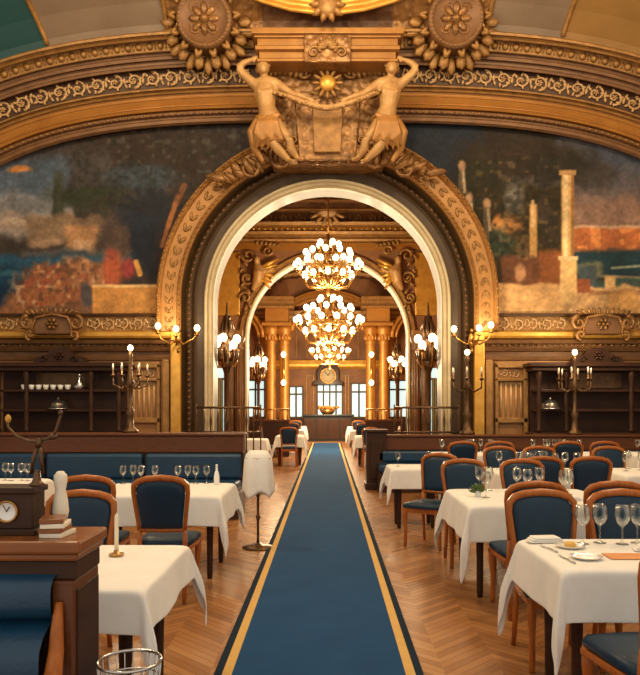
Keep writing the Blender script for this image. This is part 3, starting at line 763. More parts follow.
# ================================================================== ORNAMENT THINGS ON THE WALL
def medallion(x, y, d, r, label):
    p = P(x, y, d)
    t = thing('medallion', label, 'medallion', tuple(p), 0, 'round medallions at the ceiling edge')
    prof = [(0.001, -.10), (r*.55, -.10), (r*.6, -.14), (r*.66, -.17), (r*.72, -.14), (r*.74, -.05), (r*.78, .12), (r*.8, .3)]
    rot = Matrix.Rotation(PI/2, 3, 'X')
    def up(mb): return mb.xf(lambda a, b, c: tuple(rot @ Vector((a, b, -c))))
    up(MB().lathe(prof, n=32, caps=False)).build('disc', M['brown'], t)
    mb = MB(); rosette(mb, (0, 0, -.10), r*.42, 8, .05)
    for k in range(4): scroll(mb, (.33*r*math.cos(k*PI/2 + .8), .33*r*math.sin(k*PI/2 + .8), -.1), r*.16, 1.2, k, 1, .02, 0)
    up(mb).build('relief', M['carve'], t)
    mb = MB()
    for k in range(26):
        a = 2*PI*k/26; leaf(mb, (r*.72*math.cos(a), r*.72*math.sin(a), -.06), a + .5*(-1)**k, r*.3, r*.13, .06)
    for k in range(40): a = 2*PI*k/40; mb.ball((r*.66*math.cos(a), r*.66*math.sin(a), -.17), .022, 6, 4)
    for k in range(14):
        a = 2*PI*k/14; leaf(mb, (r*.8*math.cos(a), r*.8*math.sin(a), .12), a, r*.42, r*.3, .05)
        leaf(mb, (r*.8*math.cos(a + .22), r*.8*math.sin(a + .22), .18), a + .22, r*.52, r*.26, .05)
    up(mb).build('leaf_wreath', M['gold'], t)
    t.rotation_euler = (.25, 0, 0)
    return t
medallion(205, 20, 12.9, .7, 'round gilded medallion at the ceiling edge above the dark palm mural')
medallion(455, 20, 12.9, .7, 'round gilded medallion at the ceiling edge above the ruins mural')

def statue(sg, label):
    """stucco nymph leaning against the console, one arm thrown outwards, one holding the swag"""
    D = 13.2; m = F / D
    t = thing('stucco_figure', label, 'sculpture', tuple(P(327.5 + sg*45, 165, D)), 0, 'pair of stucco figures')
    o = t.location.copy()
    def Q(x, y, dd=0.0): return P(327.5 + sg*x, y, D) + Vector((0, dd, 0)) - o
    mb = MB()
    mb.ball(Q(63, 73, -.22), (.115, .13, .15), 14, 9); mb.ball(Q(62.5, 76.5, -.29), (.07, .07, .08), 10, 6)            # head, jaw
    mb.ball(Q(62.6, 73.8, -.345), (.02, .035, .035), 6, 4)                                                            # nose
    for e in (-2.2, 2.2): mb.ball(Q(62.6 + e, 71.5, -.315), (.03, .02, .014), 6, 4)                                     # brows
    mb.ball(Q(62.6, 77.6, -.335), (.03, .018, .013), 6, 4)                                                            # mouth
    for e in (-5.4, 5.4): mb.ball(Q(63 + e, 73.5, -.21), (.02, .03, .045), 6, 4)                                        # ears
    mb.tube([Q(62.5, 78, -.21), Q(61.5, 86, -.18)], [.06, .075], 10)
    mb.tube([Q(72, 89, -.15), Q(61, 86.5, -.17), Q(50, 88, -.17)], [.105, .13, .105], 10)
    mb.ball(Q(61, 96, -.17), (.23, .16, .25), 12, 8); mb.ball(Q(66, 98, -.28), (.075, .06, .075), 8, 6); mb.ball(Q(56, 98, -.28), (.075, .06, .075), 8, 6)
    mb.tube([Q(61, 98, -.17), Q(60, 111, -.17), Q(57, 123, -.17)], [.2, .16, .21], 12)
    mb.ball(Q(57, 124, -.16), (.235, .17, .19), 12, 8)
    def hand(w, dirv, side):
        dirv = Vector(dirv).normalized(); side = Vector(side).normalized()
        mb.ball(w + dirv*.05, (.045, .035, .05), 8, 6)
        for k in range(4):
            b = w + dirv*.07 + side*(-.036 + .024*k); l = (.075, .09, .085, .065)[k]
            mb.tube([b, b + dirv*l*.5 + Vector((0, -.012, 0)), b + dirv*l + Vector((0, .012, -.012))], [.014, .013, .010], 6)
        b = w + dirv*.03 - side*.045
        mb.tube([b, b - side*.03 + dirv*.035, b - side*.035 + dirv*.07], [.016, .014, .011], 6)
    # outer arm flung out, forearm raised
    mb.tube([Q(71, 89, -.15), Q(81, 81, -.2), Q(88, 74, -.22)], [.1, .082, .066], 10)
    mb.tube([Q(88, 74, -.22), Q(82, 69, -.24), Q(75, 66, -.24)], [.068, .062, .042], 10)
    hand(Q(75, 66, -.24), Q(66, 62) - Q(75, 66), (0, 0, 1))
    # inner arm reaching down along the swag
    mb.tube([Q(50, 88, -.17), Q(41, 95, -.2), Q(35, 99, -.22)], [.095, .078, .064], 10)
    mb.tube([Q(35, 99, -.22), Q(27, 102, -.26), Q(20, 105, -.28)], [.066, .056, .04], 10)
    hand(Q(20, 105, -.28), Q(10, 108) - Q(20, 105), (0, 0, 1))
    # legs
    mb.tube([Q(61, 126, -.16), Q(60, 137, -.24), Q(55, 146, -.26)], [.15, .132, .09], 12)
    mb.tube([Q(55, 146, -.26), Q(48, 154, -.2), Q(38, 163, -.14)], [.09, .092, .05], 12)
    mb.tube([Q(39, 162, -.14), Q(35, 165.5, -.24), Q(33, 166, -.3)], [.045, .04, .03], 8)
    mb.tube([Q(53, 126, -.16), Q(45, 137, -.2), Q(38, 143, -.22)], [.145, .126, .085], 12)
    mb.tube([Q(38, 143, -.22), Q(36, 152, -.16), Q(30, 160, -.1)], [.085, .084, .048], 12)
    mb.tube([Q(30, 160, -.1), Q(26, 163, -.2), Q(24, 164, -.26)], [.043, .038, .028], 8)
    mb.build('body', M['statue'], t, remesh=.02)
    mb = MB(); rr = random.Random(3)
    mb.ball(Q(63.3, 71, -.18), (.118, .11, .12), 12, 8); mb.ball(Q(68, 73, -.14), (.07, .08, .09), 8, 6)
    for k in range(12): a = PI*k/11; mb.ball(Q(63 + 6*math.cos(a), 71 - 5.5*math.sin(a), -.22), .035, 6, 5)
    mb.build('hair', M['gold'], t, remesh=.018)
    mb = MB()
    for k in range(9):
        f = k/8.0; x0 = 66 - 17*f
        mb.tube([Q(x0, 121 + 3*math.sin(k), -.3), Q(x0 + 1, 130, -.36), Q(x0 + 4 - 8*f, 140 + 3*(k % 3), -.33), Q(x0 + 7 - 4*f, 150 + 4*(k % 2), -.2)], [.03, .055, .05, .02], 7)
    mb.tube([Q(70, 120, -.12), Q(62, 124, -.33), Q(48, 121, -.3), Q(44, 122, -.12)], .045, 7)
    mb.tube([Q(70, 122, -.1), Q(75, 134, -.1), Q(72, 150, -.08), Q(64, 163, -.05)], [.06, .1, .09, .04], 8)
    mb.build('drapery', M['gold_arch'], t, remesh=.02)
    return t
statue(-1, 'stucco woman with outflung arm leaning on the console, on the side of the palms')
statue(1, 'stucco woman with outflung arm leaning on the console, on the side of the ruins')
# swag held between them, and the star boss over it
def swag():
    mb = MB(); pts = [P(327.5 + x, y, 12.92) for x, y in ((-52, 92), (-38, 97), (-22, 103), (-8, 107), (0, 108), (8, 107), (22, 103), (38, 97), (52, 92))]
    mb.tube(pts, [.03, .05, .055, .06, .062, .06, .055, .05, .03], 8)
    for i in range(24):
        f = i/23*8; k = min(int(f), 7); p = pts[k].lerp(pts[k+1], f - k)
        mb.ball(p + Vector((R.uniform(-.03, .03), -.04, R.uniform(-.04, .03))), (.045, .03, .035), 6, 4)
    return mb
tag(swag().build('garland', M['statue']), 'gilded garland hanging between the two stucco figures', 'garland')
t = thing('star_boss', 'gilded star boss in the middle above the garland', 'ornament', tuple(P(327.5, 83, 13.1)))
rotx = Matrix.Rotation(PI/2, 3, 'X')
mb = MB(); mb.ball((0, 0, 0), (.16, .16, .08), 14, 8); mb.xf(lambda a, b, c: tuple(rotx @ Vector((a, b, c)))).build('boss', M['gold_hi'], t)
mb = MB()
for k in range(12): leaf(mb, (.12*math.cos(2*PI*k/12), .12*math.sin(2*PI*k/12), 0), 2*PI*k/12, .2, .08, .04)
mb.xf(lambda a, b, c: tuple(rotx @ Vector((a, b, c)))).build('rays', M['gold'], t)

def cartouche(sg, label):
    t = thing('cartouche', label, 'ornament', (sg*5.28, 13.5, 2.86), 0, 'cartouches over the dressers')
    mb = MB(); mb.prism([(-.36, .05), (.36, .05), (.4, .18), (.36, .36), (.2, .42), (-.2, .42), (-.36, .36), (-.4, .18)], -.06, .24)
    mb.build('shield', M['brown'], t, .03)
    fr = Frames([(-2, 0), (2, 0)], -.08); mb = MB()
    for s_ in (-1, 1):
        scroll(mb, (2 + s_*.46, .26, .02), .15, 1.3, PI/2, -s_, .045, 0); scroll(mb, (2 + s_*.42, .03, .02), .1, 1.2, -PI/2, s_, .035, 0)
        for k in range(5): leaf(mb, (2 + s_*(.08 + .08*k), .42, .03), PI/2 + s_*-.25*k, .15, .07, .04)
    rosette(mb, (2, .24, .03), .13, 6, .03); mb.tube([(2 - .36, .05, .02), (2 - .38, .2, .02), (2 - .3, .37, .02), (2, .43, .03), (2 + .3, .37, .02), (2 + .38, .2, .02), (2 + .36, .05, .02)], .03, 6)
    mb.xf(fr.at).build('scrollwork', M['carve'], t)
cartouche(-1, 'scrolled cartouche on the cornice under the mural of palms'); cartouche(1, 'scrolled cartouche on the cornice under the mural with the column')

def spandrel(sg, label):
    t = thing('winged_bracket', label, 'ornament', (sg*2.0, 19.93, 5.35), 0, 'winged brackets of the second arch')
    mb = MB(); mb.ball((0, -.12, .3), (.1, .12, .13), 10, 7); mb.tube([(0, -.08, .2), (-sg*.06, -.14, -.05), (-sg*.02, -.12, -.3), (sg*.12, -.1, -.55)], [.1, .17, .15, .06], 9)
    mb.tube([(-sg*.1, -.14, .1), (-sg*.3, -.16, -.05), (-sg*.48, -.14, .08)], [.07, .06, .04], 8); mb.build('bust', M['statue'], t, remesh=.025)
    mb = MB()
    for k in range(6):
        a = k*.17; mb.tube([(-sg*.06, -.08, .06 - .05*k), (-sg*(.34 - .02*k), -.12, .2 - .1*k), (-sg*(.62 - .05*k), -.1, .34 - .17*k)], [.05, .075, .025], 6)
    mb.build('wing', M['gold_hi'], t)
    fr = Frames([(-3, 0), (3, 0)], -.03); mb = MB()
    scroll(mb, (3 + sg*.28, -.2, .03), .2, 1.4, 0, sg, .055, 0); scroll(mb, (3 + sg*.34, -.75, .03), .17, 1.4, PI, sg, .045, 0); scroll(mb, (3 + sg*.25, .45, .03), .2, 1.3, PI, -sg, .05, 0); scroll(mb, (3 - sg*.3, .58, .03), .15, 1.3, 0, sg, .045, 0)
    for k in range(9): leaf(mb, (3 + sg*(.42 - .02*k), .5 - .2*k, .03), -PI/2 + sg*(-1)**k*.7, .22, .1, .05)
    for k in range(6): leaf(mb, (3 - sg*.1*k, .72, .03), PI/2 + .3*sg*k, .18, .1, .05)
    mb.xf(fr.at).build('scrollwork', M['gold'], t)
spandrel(-1, 'winged gilded bracket on the second arch above the bay mural side'); spandrel(1, 'winged gilded bracket on the second arch on the ruins mural side')
t = thing('ceiling_relief', 'rosy gilded relief at the middle of the beam above the second arch', 'ornament', (0, 19.7, 7.0))
mb = MB(); mb.ball((0, -.05, 0), (.3, .15, .2), 12, 8); mb.build('boss', M['pale_relief'], t)
mb = MB()
for k in range(14): leaf(mb, (3 + .22*math.cos(2*PI*k/14), .16*math.sin(2*PI*k/14), .05), 2*PI*k/14, .32, .12, .06)
mb.xf(Frames([(-3, 0), (3, 0)], -.02).at).build('leaf_wreath', M['statue'], t)

# ================================================================== LAMPS
def bulb_mb(r): return MB().ball((0, 0, 0), (r, r, r*1.15), 10, 7)
def sconce(x, pts, label):
    base = P(x, 340, 13.6); t = thing('wall_sconce', label, 'lamp', tuple(base), 0, 'wall sconces beside the arch')
    mb = MB(); mb.ball((0, .06, 0), (.07, .05, .16), 10, 6); mb.ball((0, .03, -.2), (.04, .04, .06), 8, 5); mb.ball((0, .03, .18), (.04, .04, .05), 8, 5)
    mb.build('backplate', M['brass'], t)
    for bx, by in pts:
        q = P(bx, by, 13.35) - base
        a = MB(); a.tube([(0, .0, 0), (q.x*.35, q.y*.7, -.1), (q.x*.85, q.y, .0), (q.x, q.y, q.z*.45), (q.x, q.y, q.z - .09)], [.022, .02, .018, .016, .016], 7)
        a.lathe([(.02, q.z - .16), (.05, q.z - .13), (.05, q.z - .12), (.022, q.z - .11), (.022, q.z - .05)], (q.x, q.y, 0), 10)
        ar = a.build('arm', M['brass'], t)
        b = bulb_mb(.056).build('bulb', M['bulb'], ar); b.location = q
sconce(178, [(158, 326), (176, 329), (197, 328)], 'brass sconce with three lit bulbs on the jamb beside the palm mural')
sconce(472, [(454, 329), (479, 328), (491, 325)], 'brass sconce with three lit bulbs on the jamb beside the ruins mural')

def torchere(label, loc, copy=None):
    t = thing('torchere', label, 'lamp', loc, 0, 'bronze torcheres with globe lights')
    mb = MB(); mb.lathe([(.24, 0), (.24, .08), (.16, .12), (.12, .3), (.15, .5), (.07, .6), (.05, 1.1), (.07, 1.2), (.045, 1.3), (.05, 2.2), (.1, 2.35), (.14, 2.5), (.06, 2.62), (.05, 3.3), (.09, 3.4), (.03, 3.55), (.01, 3.8)], n=14)
    mb.build('post', M['bronze'], t)
    mb = MB()
    for k in range(8):
        a = 2*PI*k/8; c, s_ = math.cos(a), math.sin(a)
        mb.tube([(.05*c, .05*s_, 2.5), (.2*c, .2*s_, 2.55), (.24*c, .24*s_, 2.75), (.14*c, .14*s_, 2.85)], [.03, .04, .035, .015], 6)
        mb.tube([(.05*c, .05*s_, 3.0), (.13*c, .13*s_, 3.2), (.06*c, .06*s_, 3.5)], [.03, .045, .01], 6)
    mb.build('foliage_collar', M['bronze'], t)
    for k in range(6):
        a = 2*PI*k/6 + .3; r = .22; z = 2.85 if k % 2 else 3.0
        ar = MB(); ar.tube([(.05, 0, 2.4), (.15, 0, 2.38), (r, 0, 2.5), (r, 0, z - .1)], [.024, .02, .018, .016], 6)
        ar.lathe([(.02, z - .14), (.055, z - .1), (.055, z - .09), (.02, z - .08)], (r, 0, 0), 8)
        ao = ar.build('arm', M['brass'], t); ao.rotation_euler.z = a
        b = bulb_mb(.085).build('globe', M['bulb'], ao); b.location = (r, 0, z)
    return t
tor = torchere('bronze torchere with lit globes just inside the big arch, palm mural side', (-2.2, 15.3, 0))
copy_tree(tor, (2.2, 15.3, 0), .5, 'bronze torchere with lit globes just inside the big arch, ruins mural side')
copy_tree(tor, (-2.2, 22.3, 0), .2, 'smaller looking torchere behind the second arch, near the daylit window')
copy_tree(tor, (2.22, 22.3, 0), .8, 'smaller looking torchere behind the second arch, near the dark bar counter')

def chandelier(label, loc, sc, zt):
    t = thing('chandelier', label, 'chandelier', loc, 0, 'gilded chandeliers in a line')
    mb = MB(); mb.lathe([(.01, -.62), (.06, -.56), (.03, -.5), (.1, -.4), (.16, -.28), (.07, -.15), (.05, 0), (.1, .12), (.05, .25), (.06, .4), (.12, .5), (.04, .6), (.03, .9)], n=14)
    mb.build('stem', M['brass'], t)
    mb = MB(); mb.tube([(0, 0, .9), (0, 0, zt)], .02, 6); mb.lathe([(.12, zt - .1), (.16, zt)], n=12); mb.build('chain', M['brass'], t)
    mb = MB()
    for k in range(20):
        a = 2*PI*k/20; c, s_ = math.cos(a), math.sin(a)
        mb.tube([(.46*c, .46*s_, .02), (.3*c, .3*s_, -.22), (.08*c, .08*s_, -.42)], .018, 5)
        mb.tube([(.1*c, .1*s_, .55), (.24*c, .24*s_, .3), (.46*c, .46*s_, .05)], .016, 5)
    mb.tube([(.47*math.cos(2*PI*k/24), .47*math.sin(2*PI*k/24), .03) for k in range(24)], .035, 7, True)
    mb.build('basket', M['brass'], t)
    for n, r, z, off in ((14, .8, .06, 0), (10, .56, .34, .2), (10, .6, -.22, .3), (5, .26, .56, .1)):
        ar = MB(); ar.tube([(.06, 0, z - .12), (r*.45, 0, z - .2), (r*.85, 0, z - .18), (r, 0, z - .06), (r, 0, z)], [.022, .02, .018, .016, .014], 6)
        ar.lathe([(.02, z - .04), (.05, z - .01), (.05, z), (.018, z + .01), (.018, z + .06)], (r, 0, 0), 8)
        am = None
        for k in range(n):
            if am is None: ao = ar.build('arm', M['brass'], t); am = ao; bo = bulb_mb(.07).build('bulb', M['bulb'], ao)
            else:
                ao = am.copy(); COL.objects.link(ao); ao.parent = t
                b2 = bo.copy(); COL.objects.link(b2); b2.parent = ao; b2.location = (r, 0, z + .1)
            ao.rotation_euler.z = 2*PI*k/n + off
        bo.location = (r, 0, z + .1)
    t.scale = (sc, sc, sc)
    return t
chandelier('topmost lit chandelier, hanging in the passage before the second arch', (0.02, 17.2, 4.85), 1.0, 2.15)
chandelier('middle lit chandelier, the fullest of the three hanging in line', (0.05, 23.5, 4.2), 1.38, 2.55)
chandelier('lowest and farthest lit chandelier, just above the clock', (0.1, 28.4, 3.62), .98, 4.2)

for i, (x, lab) in enumerate(((-1.95, 'gilded column nearest the clock, palm mural side'), (1.95, 'gilded column nearest the clock, ruins mural side'))):
    t = thing('column_sconce', 'two-bulb brass sconce on the %s' % lab, 'lamp', (x, 31.3, 2.4), 0, 'sconces on the gilded columns')
    MB().tube([(0, 0, 0), (0, -.04, .6), (0, -.02, 1.3)], [.05, .06, .04], 8).build('backplate', M['brass'], t)
    for z in (.0, 1.25):
        ar = MB().tube([(0, -.02, z), (0, -.2, z - .05), (0, -.25, z + .05)], .025, 6).build('arm', M['brass'], t)
        b = bulb_mb(.11).build('bulb', M['bulb'], ar); b.location = (0, -.25, z + .14)
# clock on its dark crowned frame at the far end
t = thing('wall_clock', 'round cream clock in a dark crowned frame over the far window', 'clock', (.03, 33.4, 2.5))
mb = MB()
mb.prism([(-.75, 0), (.75, 0), (.7, .18), (.52, .25), (.55, .6), (.42, .95), (.2, 1.1), (.12, 1.35), (0, 1.55), (-.12, 1.35), (-.2, 1.1), (-.42, .95), (-.55, .6), (-.52, .25), (-.7, .18)], 0, .4)
mb.build('case', M['wood_dark'], t, .03)
rot = Matrix.Rotation(PI/2, 3, 'X')
f = MB().lathe([(.001, 0), (.33, 0), (.34, -.01)], n=28, caps=False).xf(lambda a, b, c: (a, c - .03, b + .45)).build('face', M['cream'], t)
MB().tube([(.36*math.cos(2*PI*k/28), -.05, .45 + .36*math.sin(2*PI*k/28)) for k in range(28)], .045, 7, True).build('rim', M['brass'], t)
for nm, a, l in (('hour_hand', 1.0, .17), ('minute_hand', 2.3, .27)):
    MB().tube([(0, -.06, .45), (l*math.cos(a), -.06, .45 + l*math.sin(a))], .018, 6).build(nm, M['black'], t)
mb = MB()
for k in range(12): a = 2*PI*k/12; mb.tube([(.25*math.cos(a), -.05, .45 + .25*math.sin(a)), (.3*math.cos(a), -.05, .45 + .3*math.sin(a))], .014, 5)
mb.build('hour_marks', M['black'], t)
# bar counter
t = thing('bar_counter', 'dark bar counter closing the end of the blue carpet', 'counter', (0.02, 30.2, 0))
mb = MB(); mb.box(-1.05, 1.05, -.4, .4, 0, 1.06); mb.build('body', M['black'], t, .02)
mb = MB(); mb.box(-1.12, 1.12, -.48, .46, 1.06, 1.14); mb.build('worktop', M['black'], t, .02)
mb = MB()
for k in range(4): x = -.99 + .5*k; mb.box(x, x + .46, -.43, -.4, .1, .95)
mb.build('front_panel', M['wood_dark'], t, .01)
t = thing('flower_display', 'low orange flower display on the far bar counter', 'flowers', (.0, 30.2, 1.14))
mb = MB(); mb.lathe([(.2, 0), (.3, .1), (.34, .2), (.3, .2), (.05, .06)], n=14, caps=False); mb.build('bowl', M['brass'], t)
mb = MB(); rr = random.Random(8)
for k in range(50): a = rr.random()*6.28; q = rr.random()*.5; mb.ball((q*math.cos(a), q*.5*math.sin(a), .24 + .1*rr.random()), .06, 6, 4)
mb.build('blossom_mass', M['gold_flat'], t)

scr = None
for x0, y0, lab in ((-2.25, 21.0, 'dark low wooden screen beyond the second arch, daylit window side'), (1.15, 21.0, 'dark low wooden screen beyond the second arch, ruins mural side')):
    t = thing('low_screen', lab, 'screen', (x0, y0, 0), 0, 'low screens beyond the second arch')
    MB().box(0, 1.1, 0, .12, 0, 1.05).build('panel_board', M['wood_dark'], t, .01)
    MB().box(-.03, 1.13, -.03, .15, 1.05, 1.12).build('top_rail', M['rail'], t, .01)
    for k in range(8): MB().tube([(.06 + .14*k, .06, 1.12), (.06 + .14*k, .06, 1.4)], .014, 6).build('baluster', M['brass'], t)
    MB().tube([(0, .06, 1.42), (1.1, .06, 1.42)], .025, 7).build('hand_rail', M['brass'], t)
# candelabra standing on the partitions
def candelabrum(loc, label, h, copy=None):
    t = thing('candelabrum', label, 'lamp', loc, 0, 'tall bronze candelabra on the partitions')
    mb = MB(); mb.lathe([(.14, 0), (.14, .04), (.07, .1), (.05, .3), (.08, .38), (.035, .46), (.035, h*.55), (.08, h*.6), (.04, h*.66), (.03, h*.9), (.05, h*.94), (.015, h)], n=12)
    mb.build('post', M['bronze'], t)
    for k in range(6):
        a = 2*PI*k/6; r = .3; z = h*.72
        ar = MB(); ar.tube([(.03, 0, h*.58), (.15, 0, h*.53), (r, 0, h*.58), (r, 0, z - .04)], [.018, .016, .015, .013], 6)
        ar.lathe([(.015, z - .08), (.045, z - .05), (.045, z - .04), (.018, z - .03), (.018, z + .05)], (r, 0, 0), 8)
        ao = ar.build('arm', M['bronze'], t); ao.rotation_euler.z = a
        c = MB().lathe([(.016, 0), (.016, .09), (.004, .12)], n=8).build('candle', M['wax'], ao); c.location = (r, 0, z + .05)
    b = bulb_mb(.05).build('bulb', M['bulb'], t); b.location = (0, 0, h + .03)
    return t
cd = candelabrum((4.6, 13.02, 1.0), 'bronze candelabrum on the partition before the dark dresser, ruins mural side', 1.5)
copy_tree(cd, (2.6, 13.02, 1.0), .3, 'bronze candelabrum on the partition right beside the arch jamb, ruins mural side')
copy_tree(cd, (-2.85, 10.12, 1.15), .3, 'bronze candelabrum on the partition behind the blue banquette, palm mural side', scale=(.8, .8, .8))

# ================================================================== DRESSERS, PARTITIONS, BANQUETTES
def dresser(xc, label):
    t = thing('dresser', label, 'dresser', (xc, 13.55, 0), 0, 'dark carved dressers against the wall')
    MB().box(-1.25, 1.25, -.28, .3, 0, .95).build('base_cabinet', M['wood_dark'], t, .015)
    for k in range(4):
        x = -1.2 + .61*k; d = MB().box(x, x + .57, -.31, -.28, .1, .85).build('door', M['wood_dark'], t, .015)
        MB().ball((x + (.5 if k % 2 == 0 else .07), -.33, .5), .025, 8, 6).build('knob', M['brass'], d)
    MB().box(-1.32, 1.32, -.34, .3, .95, 1.02).build('worktop', M['wood_dark'], t, .015)
    MB().box(-1.22, 1.22, .2, .3, 1.02, 2.3).build('back_panel', M['wood_dark'], t)
    for z in (1.42, 1.8): MB().box(-1.2, 1.2, -.12, .2, z, z + .05).build('shelf', M['wood_dark'], t, .01)
    for sx in (-1, 1):
        for x in (1.15, .62):
            MB().lathe([(.05, 1.02), (.06, 1.08), (.035, 1.12), (.05, 1.3), (.035, 1.5), (.055, 1.65), (.035, 1.8), (.045, 2.0), (.06, 2.12), (.06, 2.2)], (sx*x, -.14, 0), 10).build('turned_column', M['wood_dark'], t)
    mb = MB(); mb.box(-1.3, 1.3, -.22, .3, 2.2, 2.28); mb.box(-1.36, 1.36, -.28, .3, 2.28, 2.36); mb.build('cornice', M['wood_dark'], t, .015)
    mb = MB(); mb.prism([(-.5, 2.36), (.5, 2.36), (.46, 2.46), (.25, 2.52), (.2, 2.6), (0, 2.66), (-.2, 2.6), (-.25, 2.52), (-.46, 2.46)], -.1, .1)
    f2 = Frames([(-2, 0), (2, 0)], -.11)
    m2 = MB(); rosette(m2, (2, 2.5, .02), .1, 6, .03); scroll(m2, (1.7, 2.43, .02), .07, 1.2, 0, 1, .02, 0); scroll(m2, (2.3, 2.43, .02), .07, 1.2, PI, -1, .02, 0); m2.xf(f2.at); mb.join(m2)
    mb.build('crest', M['wood_dark'], t)
    mb = MB(); mb.box(-.55, .55, .16, .2, 1.88, 2.18); mb.build('mirror', M['silver'] if False else M['bronze'], t)
    return t
d1 = dresser(-5.15, 'dark carved dresser against the wall below the palm mural')
copy_tree(d1, (5.2, 13.55, 0), 0, 'dark carved dresser against the wall below the mural with the column')
def small(name, mb, mat, loc, label, cat, group=None):
    o = mb.build(name, mat); o.location = loc
    return tag(o, label, cat, group)
tmpl = None
cup = MB().lathe([(.035, 0), (.045, .02), (.06, .09), (.055, .09), (.03, .02)], n=12, caps=False)
for i in range(7):
    if tmpl is None: tmpl = small('china_cup', cup, M['white_china'], (0, 0, 0), 'white china cup in the row on the dresser shelf below the palm mural', 'cup', 'cups on the dresser shelf'); o = tmpl
    else: o = tmpl.copy(); COL.objects.link(o)
    o.location = (-5.85 + .14*i, 13.5, 1.85)
small('decanter', MB().lathe([(.08, 0), (.1, .04), (.08, .14), (.03, .2), (.03, .26), (.05, .28), (.02, .3), (.03, .33)], n=12), M['silver'], (-4.78, 13.5, 1.85), 'pale silver decanter at the end of the row of china cups', 'decanter')
for k, (x, y) in enumerate(((-5.2, 1.47), (4.3, 1.47))):
    small('serving_dome', MB().lathe([(.22, 0), (.22, .02), (.19, .03), (.17, .1), (.1, .17), (.02, .19), (.025, .22), (.005, .235)], n=18), M['silver'], (x, 13.52, y),
          'silver serving dome on the lower shelf of the dresser below the %s' % ('palm mural' if k == 0 else 'mural with the column'), 'dish cover', 'serving domes')

def banquette(loc, x0, x1, label, h, seat=True, pillar=0):
    """x0..x1 wide; the back stands at local y 0..0.25, the seat towards the camera"""
    t = thing('banquette', label, 'banquette', loc)
    MB().box(x0, x1, 0, .25, 0, h - .28).build('back_board', M['wood_dark'], t, .01)
    mb = MB(); mb.box(x0 - .02, x1 + .02, -.05, .28, h - .04, h); mb.box(x0, x1, -.02, .25, h - .28, h - .04); mb.build('top_rail', M['rail'], t, .012)
    n = max(1, int(abs(x1 - x0) / 1.3)); w = (x1 - x0) / n
    for k in range(n):
        a = x0 + k*w
        mb = MB().box(a + .02, a + w - .02, -.12, 0, .5, h - .29); mb.build('back_cushion', M['leather'], t, .04)
        MB().box(a + .01, a + w - .01, -.6, -.1, .36, .5).build('seat_cushion', M['leather'], t, .04)
    MB().box(x0, x1, -.55, 0, 0, .36).build('plinth', M['wood_dark'], t, .01)
    if pillar:
        px = x0 if pillar < 0 else x1
        mb = MB(); mb.box(px - .18, px + .18, -.1, .34, 0, h + .05); mb.box(px - .22, px + .22, -.14, .38, h + .05, h + .1); mb.box(px - .21, px + .21, -.13, .37, 0, .12)
        mb.box(px - .12, px + .12, -.12, -.1, .2, h - .1); mb.build('end_pillar', M['wood_dark'], t, .012)
    return t
banquette((0, 12.9, 0), .9, 8.2, 'long navy banquette with dark end pillar before the wall, ruins mural side', 1.0, True, -1)
banquette((0, 10.0, 0), -8.2, -1.2, 'long navy banquette with red-brown top rail behind the napkined stand', 1.15)
def railing(sg, label):
    t = thing('brass_railing', label, 'railing', (0, 13.62, 0), 0, 'railings under the arch')
    a, b = sorted((sg*1.3, sg*2.55))
    for z in (1.5, 1.02, .12): MB().tube([(a, 0, z), (b, 0, z)], .022, 7).build('rail', M['bronze'], t)
    for k in range(10):
        x = a + (b - a)*k/9; MB().lathe([(.03, 0), (.03, .06), (.014, .1), (.014, .5), (.03, .6), (.014, .7), (.014, 1.1), (.026, 1.25), (.014, 1.35), (.014, 1.56 if k % 9 == 0 else 1.49)], (x, 0, 0), 8).build('baluster', M['bronze'], t)
railing(-1, 'brass balustrade under the arch at the jamb on the palm mural side'); railing(1, 'brass balustrade under the arch at the jamb on the ruins mural side')

# near banquette end with its shelf, bottom corner of the photo
t = thing('banquette', 'near banquette end with deep mahogany shelf and teal-navy leather, carrying the clock', 'banquette', (0, 2.06, 0))
mb = MB(); mb.box(-2.6, -.725, -.015, .25, 1.112, 1.15); mb.box(-2.6, -.735, -.005, .245, 1.09, 1.112); mb.build('shelf', M['wood_shelf'], t, .008)
mb = MB(); mb.box(-2.6, -.745, .015, .235, 1.03, 1.09); mb.box(-2.6, -.8, .03, .235, 0, 1.03); mb.build('back_board', M['wood_dark'], t, .006)
mb = MB(); mb.box(-.815, -.75, .005, .235, 0, 1.03); mb.build('end_post', M['rail'], t, .006)
mb = MB(); mb.box(-.752, -.744, .03, .22, .08, 1.0); mb.build('end_panel', M['wood_dark'], t, .003)
mb = MB(); mb.tube([(-.79, .0, .97), (-.79, -.015, .9), (-.787, -.03, .84), (-.78, -.07, .78), (-.78, -.16, .74), (-.78, -.32, .72), (-.78, -.42, .7)], [.012, .018, .022, .026, .028, .028, .022], 10); mb.build('arm', M['wood_red'], t)
def puff(x0, x1, y0, y1, z0, z1):
    rows = []
    for i in range(9):
        f = i/8; z = z0 + (z1 - z0)*f; b = (1 - (2*f - 1)**4)
        rows.append([(x0 + (x1 - x0)*k/12, y1 - (y1 - y0)*b*(.75 + .25*(1 - (2*k/12 - 1)**6)), z) for k in range(13)])
    return MB().grid(rows)
puff(-2.5, -.805, -.045, .03, .91, 1.055).build('back_cushion', M['leather'], t)
puff(-2.5, -.82, -.11, .03, .66, .91).build('lumbar_cushion', M['leather'], t)
MB().box(-2.5, -.8, -.6, -.0, .34, .5).build('seat_cushion', M['leather'], t, .04)
MB().box(-2.5, -.76, -.55, .0, 0, .34).build('plinth', M['wood_dark'], t, .01)

